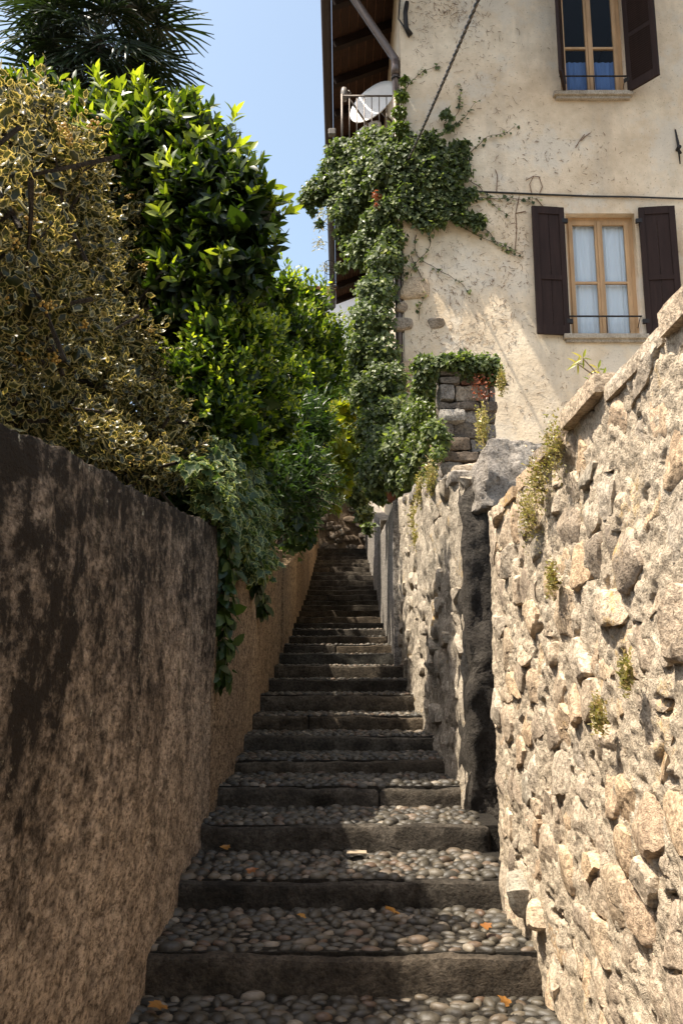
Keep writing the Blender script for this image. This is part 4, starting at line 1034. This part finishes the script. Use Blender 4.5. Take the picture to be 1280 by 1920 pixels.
# big cherry laurel
LB = blobs_px([(300, 330, 150, 5.6, 1, .8, 1), (400, 400, 112, 5.35, 1, .8, 1.15), (390, 520, 118, 5.4, 1, .7, 1), (240, 290, 120, 5.7, 1, .8, 1), (260, 480, 170, 5.8, 1, .7, 1), (130, 290, 110, 5.9), (60, 240, 80, 6.0), (440, 470, 70, 5.3, 1, .8, 1.5), (330, 620, 130, 5.8, 1, .7, 1)])
(ld, sh) = shoots(LB, 1900, 7, .17, LAUREL, .13, .5, .4, bumpy=.2, depth=.28, young=.8)
lb = P(300, 800, 5.7); lb[2] = 2.5
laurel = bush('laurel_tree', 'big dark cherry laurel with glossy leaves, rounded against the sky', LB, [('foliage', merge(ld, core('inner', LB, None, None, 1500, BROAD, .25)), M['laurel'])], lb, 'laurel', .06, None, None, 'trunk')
lme = []
for i in range(5):
    v, f, e = leaf_simple(random.uniform(.36, .46), random.uniform(.04, .09), random.uniform(.05, .2)); v = v * .12
    me = new_mesh('leaf', v, f, False, {'rnd': np.full(len(v), [.7, .85, .95, 1, .8][i]), 'edge': e}); me.materials.append(M['laurel']); lme.append(me)
p_, s_, l_ = sh; front = np.argsort(p_[:, 1] - .55 * p_[:, 2] - .3 * p_[:, 0])[:400]
for i in front[RNG.permutation(len(front))[:42]]:
    tip = p_[i] + s_[i] * l_[i] * .7
    for k in range(6):
        q = k * 2.4; dd = norm(s_[i] * (.55 + .12 * k) + np.array([math.cos(q), math.sin(q), .1]) * .75)
        z_ = norm(s_[i] - dd * np.dot(s_[i], dd)); y_ = np.cross(z_, dd)
        o = link('leaf', lme[random.randrange(5)], None, laurel); mt = Matrix(np.stack([dd, y_, z_], 1).tolist()).to_4x4()
        mt.translation = Vector(tip + s_[i] * .012 * k) - wloc(laurel); o.matrix_local = mt

# variegated holly
HB = blobs_px([(60, 330, 150, 4.5, 1, .8, 1), (150, 420, 130, 4.7, 1, .8, 1.1), (60, 560, 170, 4.4, 1, .7, 1), (200, 560, 115, 4.9, 1, .8, 1), (230, 700, 105, 4.9, 1, .7, 1), (110, 720, 150, 4.6, 1, .6, 1), (285, 800, 80, 5.0, 1, .7, .9), (-60, 480, 160, 4.2, 1, .8, 1.2), (-90, 640, 170, 3.9, 1, .6, 1), (-120, 300, 150, 4.0), (-200, 480, 190, 3.4, 1, .9, 1), (-230, 680, 170, 3.3, 1, .6, 1), (330, 860, 60, 4.9, 1, .7, .8), (180, 830, 90, 4.3, 1, .5, .6), (260, 870, 70, 4.6, 1, .5, .7), (40, 760, 120, 3.6, 1, .5, .7)])
HB = [(np.array([min(c[0], -.78 - r[0] * .55), c[1], c[2]]), r) for c, r in HB]
HB = [(np.array([0, 0, EYE]) + (c - np.array([0, 0, EYE])) * (1 + .14 * max(0, c[2] - 3.2)), r * (1 + .14 * max(0, c[2] - 3.2))) for c, r in HB]      # the crown leans back as it rises
NB = blobs_px([(70, 340, 130, 3.3), (30, 560, 150, 3.1, 1, .8, 1), (110, 470, 110, 3.5), (50, 235, 70, 3.3), (-110, 420, 190, 2.7), (-160, 640, 170, 2.6), (-420, 380, 240, 2.2), (-330, 560, 190, 2.3)])
HB += [(np.array([min(c[0], -.80 - r[0] * .5), c[1], c[2]]), r) for c, r in NB]
(hd, hs) = shoots(HB, 6200, 6, .19, HOLLY, .060, .35, .6, 1.1, bumpy=.5, depth=.4, young=.5)
hb = np.array([-1.7, 4.4, 2.1])
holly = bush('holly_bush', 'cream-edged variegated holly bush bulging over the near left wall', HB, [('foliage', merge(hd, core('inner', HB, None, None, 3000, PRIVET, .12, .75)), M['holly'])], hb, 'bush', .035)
mb = MB()
for i in RNG.permutation(len(hs[0]))[:260]:
    p, s, l = hs[0][i], hs[1][i], hs[2][i]; mb.tube([p - s * .45 + RNG.normal(size=3) * .05, p - s * .2, p, p + s * l * .5], [.011, .008, .006, .003], 4, False)
mb.build('twigs', M['bark'], holly)
# amber berry clusters
spots = [(140, 255), (165, 272), (118, 300), (232, 386), (190, 388), (95, 385), (32, 480), (28, 578), (110, 592), (155, 620), (46, 698), (265, 880), (262, 527), (115, 690), (60, 420), (300, 640)]
hp = hs[0] - np.array([0, 0, EYE]); hz = hp[:, 1] * cp + hp[:, 2] * sp; hu = 640 + FPX * hp[:, 0] / hz; hv = 960 - FPX * (-hp[:, 1] * sp + hp[:, 2] * cp) / hz
for (px, py) in spots:
    near_ = np.where((hu - px) ** 2 + (hv - py) ** 2 < 500)[0]
    if not len(near_): continue
    c_ = hs[0][near_[np.argmin(hz[near_])]] + np.array([.01, -.06, .02]); V = []; F = []; k0 = 0
    for j in range(16):
        pp = c_ + RNG.normal(size=3) * np.array([.014, .012, .012]); V.append(IV1 * .0065 + pp); F.append(IF1 + k0); k0 += len(IV1)
    mobj('berry_cluster', np.concatenate(V), np.concatenate(F), M['berry'], holly, True)['kind'] = 'stuff'

# privets
PB = blobs_px([(410, 690, 75, 5.35), (390, 760, 80, 5.3), (470, 730, 65, 5.6), (460, 640, 50, 5.4), (360, 690, 45, 5.2), (500, 790, 60, 6.2), (430, 830, 70, 5.5), (500, 650, 36, 5.7), (400, 625, 34, 5.2), (530, 720, 40, 6.4)])
pd, ps = shoots(PB, 1200, 10, .22, PRIVET, .062, .75, .5, .85, bumpy=.4, depth=.35, young=.95)
bush('privet_shrub', 'bright green privet shrub below the laurel, spilling over the left wall', PB, [('foliage', merge(pd, core('inner', PB, None, None, 700, BROAD, .15)), M['privet'])], np.array([-1.0, 6.7, 2.5]))
PB2 = blobs_px([(560, 640, 60, 9.6), (590, 690, 55, 9.8), (530, 620, 45, 9.2), (575, 570, 38, 9.7), (520, 550, 34, 9.0), (610, 640, 36, 10), (560, 730, 60, 9.4)])
pd, ps = shoots(PB2, 800, 10, .34, PRIVET, .095, .85, .5, .85, bumpy=.45, depth=.4, young=.85)
bush('privet_shrub', 'taller privet shrub leaning over the steps towards the eaves', PB2, [('foliage', merge(pd, core('inner', PB2, None, None, 600, BROAD, .2)), M['privet'])], np.array([-1.1, 9.6, 3.0]))
# loose spire of young shoots between laurel and eaves
# darker mixed shrubs farther up
SB = blobs_px([(560, 800, 60, 8.6), (520, 860, 70, 8.0), (560, 900, 60, 8.4), (500, 910, 60, 7.6), (540, 960, 45, 8.2)])
d1, _ = shoots(SB, 700, 9, .3, NARROW, .13, .3, .6, 1.0, bumpy=.3, depth=.35, young=.4)
bush('leafy_shrub', 'dark narrow-leaved shrub overhanging the steps behind the ivy', SB, [('foliage', merge(d1, core('inner', SB, None, None, 600, BROAD, .16)), M['shrub'])], np.array([-1.0, 8.4, 2.9]))
SB2 = blobs_px([(590, 850, 42, 13), (570, 930, 40, 12), (600, 790, 45, 13.5), (560, 990, 34, 11), (590, 920, 30, 13), (570, 720, 50, 13)])
d1 = cling(SB2, 3600, BROAD, .12, (0.3, -1, 0), .5)
bush('leafy_shrub', 'dim green shrub hanging over the far end of the left wall', SB2, [('foliage', d1, M['shrub'])], np.array([-1.0, 12.6, 3.6]))
UB = [(np.array([-1.25 + .1 * math.sin(y * 2.1), y, gz(y) + 1.3 + .5 * i + .25 * math.sin(y * 1.3 + i)]), np.array([.62, .75, .62])) for y in np.arange(11, 26.5, 1.15) for i in (0, 1, 2)]
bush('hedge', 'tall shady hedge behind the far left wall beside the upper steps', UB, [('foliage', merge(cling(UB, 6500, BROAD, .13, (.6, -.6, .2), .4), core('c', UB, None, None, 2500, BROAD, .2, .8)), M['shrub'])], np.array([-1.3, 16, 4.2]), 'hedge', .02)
VB = blobs_px([(625, 830, 24, 10.4), (632, 880, 26, 10.6), (615, 800, 25, 10.6), (625, 930, 20, 10.8), (600, 860, 24, 10.3), (640, 910, 18, 10.5), (650, 800, 26, 11), (660, 850, 24, 11.2), (640, 770, 24, 11), (670, 780, 20, 11.5)])
v1 = cling(VB, 1100, IVY_LOW, .13, (.5, -1, 0), .8)
bush('grape_vine', 'yellow-green broad-leaved vine hanging over the upper steps', VB, [('foliage', v1, M['vine'])], np.array([-.9, 10.6, 3.2]), 'vine', .015)
# feathery sprays
fr = empty('feathery_shrub', (-.85, 8.2, 2.9), 'feathery arching green sprays reaching over the steps', 'shrub')
mb = MB(); PP = []; D = []; NN = []
for i in range(42):
    a0 = P(random.uniform(520, 580), random.uniform(880, 960), 8.3); a1 = P(random.uniform(560, 650), random.uniform(850, 960), random.uniform(7.6, 8.6)); md = (a0 + a1) / 2 + np.array([0, 0, .12])
    for t in np.linspace(0, 1, 26):
        q = a0 * (1 - t) ** 2 + 2 * md * t * (1 - t) + a1 * t * t; tg = norm(a1 - a0)
        for s in (-1, 1):
            PP.append(q); D.append(norm(tg * .7 + np.array([0, .3, .8]) * s + RNG.normal(size=3) * .2)); NN.append(np.array([.2, -.6, .6]) + RNG.normal(size=3) * .3)
    mb.tube([a0, a0 * .25 + md * .5 + a1 * .25, a1], [.005, .004, .002], 4, False)
mb.build('stem', M['stem'], fr); n = len(PP)
foliage('foliage', scatter(NARROW, np.array(PP), np.array(D), np.array(NN), RNG.uniform(.025, .05, n), RNG.random(n)), M['fern'], fr)
fc = P(598, 818, 9.7); fl_ = empty('hydrangea', fc, 'mauve hydrangea flower head among the dark shrubs', 'flower')
V = []; F = []; k0 = 0
for j in range(70):
    dd = rdir(1)[0]; V.append(IV1 * np.array([.018, .018, .01]) + fc + dd * np.array([.09, .09, .13]) * RNG.uniform(.7, 1)); F.append(IF1 + k0); k0 += len(IV1)
mobj('petals', np.concatenate(V), np.concatenate(F), M['flower'], fl_); mb = MB(); mb.tube([fc, fc + (-.15, .1, -.3), (-.85, 10, 3.0)], .008, 5); mb.build('stem', M['stem'], fl_)

SB3 = blobs_px([(380, 900, 60, 5.9), (330, 920, 60, 5.6), (430, 900, 60, 6.3), (470, 890, 60, 6.8), (420, 850, 60, 6.2), (300, 880, 70, 6.0), (250, 890, 80, 6.2), (150, 870, 90, 5.6), (60, 850, 90, 5.4)])
d1, _ = shoots(SB3, 700, 8, .25, PRIVET, .09, .4, .6, 1.0, bumpy=.3, depth=.35, young=.45)
bush('leafy_shrub', 'low dark shrub just behind the near left wall under the holly', SB3, [('foliage', merge(d1, core('inner', SB3, None, None, 1500, BROAD, .17)), M['shrub'])], np.array([-1.3, 6.0, 2.3]))
# variegated ivy over the wall top
IB = []
for (px, py, r, Yd) in [(372, 880, 26, 4.6), (395, 930, 34, 4.75), (420, 900, 40, 5.1), (425, 960, 40, 5.05), (455, 950, 44, 5.5), (450, 1005, 40, 5.4), (480, 990, 42, 5.9), (485, 1040, 36, 6.0), (505, 1020, 34, 6.4), (510, 1060, 26, 6.6), (470, 1065, 22, 5.8), (440, 870, 40, 5.5), (470, 910, 40, 5.9), (500, 960, 40, 6.5), (410, 860, 34, 5.1)]:
    c = P(px, py, Yd); r = pix(Yd, r); IB.append((np.array([min(max(c[0], -.86), -.62), Yd, c[2]]), np.array([.11, r * 1.5, r])))
vi = cling(IB, 3400, IVY, .062, (.9, -.5, .3), .9, jit=.6, outw=1.0, bumpy=.8, depth=.8)
bush('variegated_ivy', 'pale-edged variegated ivy pouring over the left wall', IB, [('foliage', merge(vi, core('inner', IB, None, None, 500, IVY, .09, .8)), M['varivy'])], np.array([-.95, 5.6, 2.5]), 'ivy', .012)
DB = blobs_px([(425, 1060, 24, 5.15), (428, 1110, 26, 5.15), (422, 1160, 24, 5.15), (430, 1215, 22, 5.2), (425, 1265, 16, 5.2), (408, 1010, 22, 5.1), (520, 1090, 26, 6.8), (535, 1130, 20, 7.4)])
DB = [(np.array([XL(c[1]) + .02, c[1], c[2]]), np.array([.07, r[1], r[2]])) for c, r in DB]
di = cling(DB, 620, BROAD, .085, (1, -.3, 0), 1.3, jit=.35, outw=1.2)
bush('hanging_creeper', 'dark green creeper strand hanging down the left wall to the steps', DB, [('foliage', di, M['shrub'])], np.array([-.8, 5.2, 2.45]), 'creeper', .006)

# ------------------------------------------------------------------ ivy on the house and right walls
def ivy(name, label, px, n, size, mat, out, base, lightmat=None, nl=0, leaf=IVY_LOW, bumpy=.68, xmax=None):
    Bl = blobs_px(px)
    if xmax is not None: Bl = [(np.array([min(c[0], xmax), c[1], c[2]]), r) for c, r in Bl]
    root = empty(name, base, label, 'ivy'); limbs(root, Bl[-1][0] + np.array([0, .12, 0]), Bl[:1] if len(Bl) < 9 else Bl[8:12:2], .012, 'stem', M['stem'], .1)
    Bl = [(c, r * RNG.uniform(.95, 1.2)) for c, r in Bl]; n = int(n * 1.35); nl = int(nl * 2.2); size = size * .8
    foliage('foliage', merge(cling(Bl, n, leaf, size, out, .8, bumpy), core('c', Bl, None, None, n // 4, IVY_LOW, size * 1.3, .75)), M[mat], root)
    if nl: foliage('young_foliage', cling([(c, r * 1.04) for c, r in Bl], nl, leaf, size * .9, out, .7, bumpy, seed=15), M[lightmat], root)  # paler leaves over the ivy, sunlit highlights put into their colour
    return root
FYi = FY - .12
ivy('climbing_ivy', 'thick ivy mass over the balcony and corner of the house', [
    (640, 285, 26, 12.0), (665, 300, 34, 11.9), (705, 285, 42, 11.8), (622, 320, 26, 12.0), (597, 358, 24, 12.0), (577, 372, 15, 12.0), (640, 375, 28, 11.9), (625, 345, 22, 11.9), (585, 395, 9, 12.0), (660, 340, 28, 11.9), (600, 420, 6, 12.0),
    (740, 270, 34, 11.2), (720, 340, 42, 11.2), (765, 305, 44, FYi, 1, .35, 1), (805, 270, 30, FYi, 1, .35, 1), (815, 320, 44, FYi, 1, .35, 1), (770, 375, 46, FYi, 1, .4, 1), (830, 350, 34, FYi, 1, .35, 1), (725, 405, 32, 11.1), (800, 400, 34, FYi, 1, .3, 1),
    (735, 450, 26, 11.0), (640, 440, 14, 12.0), (638, 500, 10, 12.0), (650, 400, 26, 11.7), (680, 360, 34, 11.6), (690, 320, 36, 11.5), (845, 310, 34, FYi, 1, .35, 1), (780, 335, 46, FYi, 1, .4, 1), (820, 385, 36, FYi, 1, .35, 1), (740, 310, 44, 11.2), (700, 420, 28, 11.3), (685, 470, 30, 11.4), (655, 460, 18, 11.8)], 11500, .085, 'ivy', (-.3, -1, .2), np.array([.8, 11, 4.2]), 'ivylight', 1300)
ivy('climbing_ivy', 'ivy column running down the corner of the house to the wall', [
    (722, 490, 30, 10.95), (705, 550, 36, 10.9), (695, 605, 40, 10.85), (672, 655, 28, 10.8), (710, 665, 38, 10.8), (722, 720, 36, 10.6), (690, 740, 36, 10.6), (735, 780, 34, 10.3), (700, 800, 34, 10.4), (665, 700, 22, 10.9)], 4600, .075, 'ivy', (-.4, -1, .2), np.array([.75, 10.9, 3.3]), 'ivylight', 1500)
ivy('climbing_ivy', 'ivy sprigs spreading over the plaster right of the ivy mass', [
    (835, 215, 12, FYi, 1, .3, 1), (858, 282, 20, FYi, 1, .35, 1), (875, 270, 9, FYi, 1, .35, 1), (858, 375, 22, FYi, 1, .35, 1), (882, 362, 12, FYi, 1, .35, 1), (895, 415, 18, FYi, 1, .35, 1), (865, 405, 18, FYi, 1, .35, 1), (840, 240, 8, FYi, 1, .3, 1)], 620, .085, 'ivy', (0, -1, .2), np.array([1.8, 10.9, 7.2]))
rn_ = empty('ivy_runner', P(860, 380, FYi), 'thin leafy ivy runners creeping over the plaster', 'ivy'); mb = MB(); PP = []
for (px, py, a0, L) in [(870, 290, .3, .9), (885, 370, -.2, 1.0), (900, 420, -.8, .8), (840, 230, 1.2, .7), (800, 430, -1.4, .9), (780, 440, -1.7, 1.2), (860, 420, -1.0, .9), (760, 170, 1.0, .7), (850, 330, .1, 1.0), (770, 480, -1.2, 1.0), (830, 250, .8, .8)]:
    p = P(px, py, FY - .03); a_ = a0; pt = [p]
    for k in range(14):
        a_ += random.uniform(-.35, .35); p = p + np.array([math.cos(a_), 0, math.sin(a_)]) * L / 14; pt.append(p)
        if random.random() < .75: PP += [p + RNG.normal(size=3) * np.array([.02, .01, .02]) for _ in range(random.choice((1, 2, 3)))]
    mb.tube(pt, np.linspace(.008, .003, len(pt)), 4, False)
mb.build('stem', M['stem'], rn_); PP = np.array(PP); n = len(PP)
foliage('foliage', scatter(IVY, PP, np.array([0, -.3, -1]) + RNG.normal(size=(n, 3)) * .6, np.array([0, -1, .4]) + RNG.normal(size=(n, 3)) * .4, RNG.uniform(.03, .075, n), RNG.random(n)), M['ivy'], rn_)
ivy('climbing_ivy', 'thin light green ivy strand climbing beside the downpipe', [
    (758, 150, 9, FYi, 1, .5, 1), (752, 178, 11, FYi, 1, .5, 1.2), (748, 210, 13, FYi, 1, .5, 1), (752, 240, 15, FYi, 1, .5, 1)], 420, .075, 'ivylight', (-.2, -1, .2), np.array([.9, 10.9, 8.8]))
ivy('climbing_ivy', 'ivy draping over the tall right wall towards the smooth wall', [
    (745, 850, 38, 9.3), (780, 800, 34, 8.9), (710, 880, 34, 9.8), (750, 900, 26, 9.3), (790, 760, 28, 8.6), (720, 830, 30, 9.9), (690, 860, 26, 10.6), (800, 720, 24, 8.4), (795, 850, 26, 8.0), (815, 820, 24, 7.4), (775, 870, 24, 8.6), (765, 895, 18, 8.9), (715, 930, 14, 10.8), (700, 920, 14, 11.4), (805, 880, 12, 7.5)], 4600, .07, 'ivy', (-.7, -.8, .2), np.array([.95, 9.2, 3.2]), 'ivylight', 1200)
ivy('climbing_ivy', 'dark ivy hanging over the far right wall above the top steps', [
    (672, 930, 22, 13.6), (682, 965, 18, 13.2), (660, 900, 26, 14.4), (690, 990, 10, 12.6), (648, 860, 26, 15.5)], 1700, .08, 'ivy', (-.7, -.8, 0), np.array([.9, 14, 4.2]))
ivy('pier_ivy', 'ivy capping the dark stone pier', [
    (800, 690, 24, 7.55, 1, .7, .8), (835, 682, 26, 7.55, 1, .7, .6), (870, 685, 28, 7.55, 1, .7, .7), (905, 686, 26, 7.55, 1, .7, .6), (925, 700, 14, 7.55), (790, 720, 16, 7.6)], 1500, .06, 'ivy', (0, -.8, .6), np.array([1.0, 7.7, 4.0]), 'ivylight', 350)
ivy('red_creeper', 'reddish creeper dangling over the bricks of the pier', [(905, 715, 16, 7.45, 1, .3, 1), (895, 735, 14, 7.45, 1, .3, 1), (915, 740, 10, 7.45, 1, .3, 1)], 60, .03, 'redleaf', (0, -1, .2), np.array([1.15, 7.55, 4.2]))
ivy('trailing_plant', 'pale green trailing plant below the pier ivy', [(790, 775, 24, 7.9), (808, 805, 20, 7.4), (780, 830, 18, 8.0), (820, 850, 14, 7.0)], 1000, .035, 'ivylight', (-.6, -.8, .2), np.array([.85, 8.3, 3.5]))
ivy('red_creeper', 'rust-coloured creeper tuft inside the ivy mass', [(706, 365, 7, 10.9), (706, 385, 6, 10.9)], 40, .05, 'redleaf', (0, -1, .2), np.array([.75, 11.1, 7.4]))

# background trees
def tree(label, px, n, size, mat, base, name='tree'):
    Bl = blobs_px(px); root = empty(name, base, label, 'tree'); limbs(root, base, Bl, .12, 'trunk', M['bark'], .3)
    d, _ = shoots(Bl, n, 6, .5, PRIVET, size, .4, .6, 1.0, bumpy=.35, depth=.5, young=.5); foliage('crown', merge(d, core('c', Bl, None, None, n // 3, BROAD, size * 2)), M[mat], root)
tree('sunlit light green tree behind the ivy at the head of the steps', [(660, 750, 50, 26), (640, 830, 45, 25.5), (690, 820, 45, 26), (670, 690, 34, 27), (640, 900, 40, 25)], 900, .2, 'tree', np.array([.3, 26.2, 5.2]))
tree('dark green tree beyond the far end of the left wall', [(590, 770, 50, 22), (560, 850, 60, 21), (600, 890, 50, 22), (540, 940, 55, 20), (530, 760, 60, 22)], 900, .2, 'shrub', np.array([-1.6, 22, 5.2]))
yb = blobs_px([(600, 420, 16, 16), (598, 455, 17, 16), (604, 395, 10, 16), (612, 540, 14, 16.5), (606, 570, 12, 16.5), (610, 500, 9, 16.5)])
root = empty('hanging_plant', (-.2, 16, 9.6), 'sparse yellowish plant spilling from a wire basket under the gutter', 'plant')
foliage('foliage', cling(yb, 300, NARROW, .09, (0, -1, 0), .2, depth=.9), M['sedum'], root)
mb = MB(); bc = P(620, 510, 16.2)
for z in (-.22, 0, .2): mb.tube([bc + np.array([.12 * math.cos(a), .12 * math.sin(a), z]) for a in np.linspace(0, 6.28, 13)], .008, 4, False)
for a in np.linspace(0, 6.28, 9)[:-1]: mb.tube([bc + np.array([.12 * math.cos(a), .12 * math.sin(a), -.22]), bc + np.array([.12 * math.cos(a), .12 * math.sin(a), .2])], .006, 4, False)
mb.tube([bc + (0, 0, .2), bc + (-.02, 0, 1.0), (EX - .08, 16.2, rz(EX))], .008, 4, False); mb.build('wire_basket', M['iron'], root)

# tufts on the right walls
tf = [(1040, 905, 36, 3.0, 'yellow-green stonecrop tuft at the top of the rubble wall'), (1080, 840, 38, 2.75, 'bushy stonecrop tuft beside the sapling on the rubble wall'), (1015, 965, 34, 3.15, 'straggly dry tuft hanging below the wall top'),
      (1062, 1085, 20, 2.85, 'small tuft with orange stems in the rubble wall'), (970, 1210, 16, 3.5, 'little ochre tuft near the corner edge of the rubble wall'), (1192, 1265, 20, 2.15, 'ochre tuft at right in the rubble wall'), (1130, 1345, 22, 2.4, 'yellow tuft between stones low in the rubble wall'),
      (788, 975, 24, 7.4, 'yellow-green tuft on the tall rendered wall'), (905, 800, 26, 5.6, 'dry pinkish grass tuft behind the grey rock'), (845, 885, 22, 6.3, 'dry grass tuft on the edge of the tall rendered wall below the pier'), (810, 905, 18, 7.0, 'sparse grass tuft on the tall wall near the trailing plant'), (800, 1010, 16, 7.2, 'ochre weed streak halfway up the tall rendered wall')]
for (px, py, r, Yd, lab) in tf:
    c_ = P(px, py, Yd); c_[0] = XR(Yd) - .03 if Yd != 5.6 else c_[0]; c_[2] = topB(Yd) + .04 if 'edge' in lab or 'near the trailing' in lab else c_[2]
    rr_ = pix(Yd, r); root = empty('wall_tuft', c_, lab, 'plant', 'tufts growing on the right walls'); n = 700
    p = c_ + RNG.normal(size=(n, 3)) * np.array([.22 * rr_, .45 * rr_, .7 * rr_]); dd = norm(np.array([-.5, 0, .6]) + RNG.normal(size=(n, 3)) * .6)
    foliage('foliage', scatter(PRIVET, p, dd, rdir(n), RNG.uniform(.005, .016, n) * (1 if Yd < 5 else 1.9), RNG.random(n)), M['sedum'], root)
    mb = MB()
    for k in range(14):
        q = c_ + RNG.normal(size=3) * np.array([.2, .5, .5]) * rr_; mb.tube([c_ + (.03, 0, -rr_ * .5), (c_ + q) / 2 + (-.01, 0, 0), q], .0018, 3, False)
    mb.build('stem', M['stem'], root)
# sapling on the wall top
sb = np.array([.85, 2.62, 2.55]); root = empty('sapling', sb, 'young tree seedling with toothed leaves on the rubble wall top', 'sapling')
PP = []; D = []; NN = []; S = []; mb = MB()
for tip in (P(1082, 682, 2.7), P(1092, 672, 2.65), P(1130, 705, 2.6), P(1108, 715, 2.7), P(1120, 692, 2.75)):
    mb.tube([sb, sb * .5 + tip * .5 + (0, 0, .03), tip], [.005, .003, .002], 4, False)
    for k in range(5):
        PP.append(tip); a_ = k * 1.2; D.append(np.array([math.cos(a_), .2, math.sin(a_)])); NN.append(np.array([.1, -1, .5])); S.append(random.uniform(.03, .05))
mb.build('stem', M['stem'], root); foliage('foliage', scatter(NARROW, np.array(PP), np.array(D), np.array(NN), np.array(S), RNG.random(len(S))), M['vine'], root)

# ------------------------------------------------------------------ litter on the steps
cs = P(668, 1596, 4.15); k_ = 9
def onstep(px, py):
    for k in range(5, 20):
        for t in np.linspace(.16, .64, 25):
            p = np.array([0, yy[k] + t, zz_[k] + .035]); d = p - np.array([0, 0, EYE]); Zc = d[1] * cp + d[2] * sp; r = 960 - FPX * (-d[1] * sp + d[2] * cp) / Zc
            if abs(r - py) < 4: return np.array([(px - 640) * Zc / FPX, p[1], p[2]])
    return P(px, py, 3.6)
c_ = onstep(668, 1596); v, f = rock_box(c_[0] - .05, c_[0] + .05, c_[1] - .035, c_[1] + .035, c_[2], c_[2] + .006, .02, .006, 5, .002)
o = mobj('cardboard_scrap', v, f, M['card']); tag(o, 'pale scrap of cardboard lying on the cobbles of the third step', 'scrap')
for (px, py, sz, lab) in [(742, 1712, .075, 'yellow fallen leaf at the foot of a riser'), (463, 1640, .05, 'small yellow leaf on the left of the cobbles'), (305, 1890, .075, 'reddish fallen leaf at the bottom left of the steps'), (418, 1592, .06, 'brown curled leaf by the left wall'), (955, 1890, .05, 'orange leaf at the bottom right of the steps'), (905, 1742, .05, 'rusty leaf near the right wall base'), (572, 1722, .04, 'tiny rusty leaf in the middle of the cobbles')]:
    c_ = onstep(px, py); v, f, a_ = scatter(IVY, c_[None] + np.array([[0, 0, .012]]), np.array([[random.uniform(-1, 1), random.uniform(-1, 1), .15]]), np.array([[.1, -.3, 1]]), np.array([sz]), np.array([random.random()]))
    o = mobj('fallen_leaf', v, f, M['dry'], None, False, a_); tag(o, lab, 'leaf', 'fallen leaves on the steps')
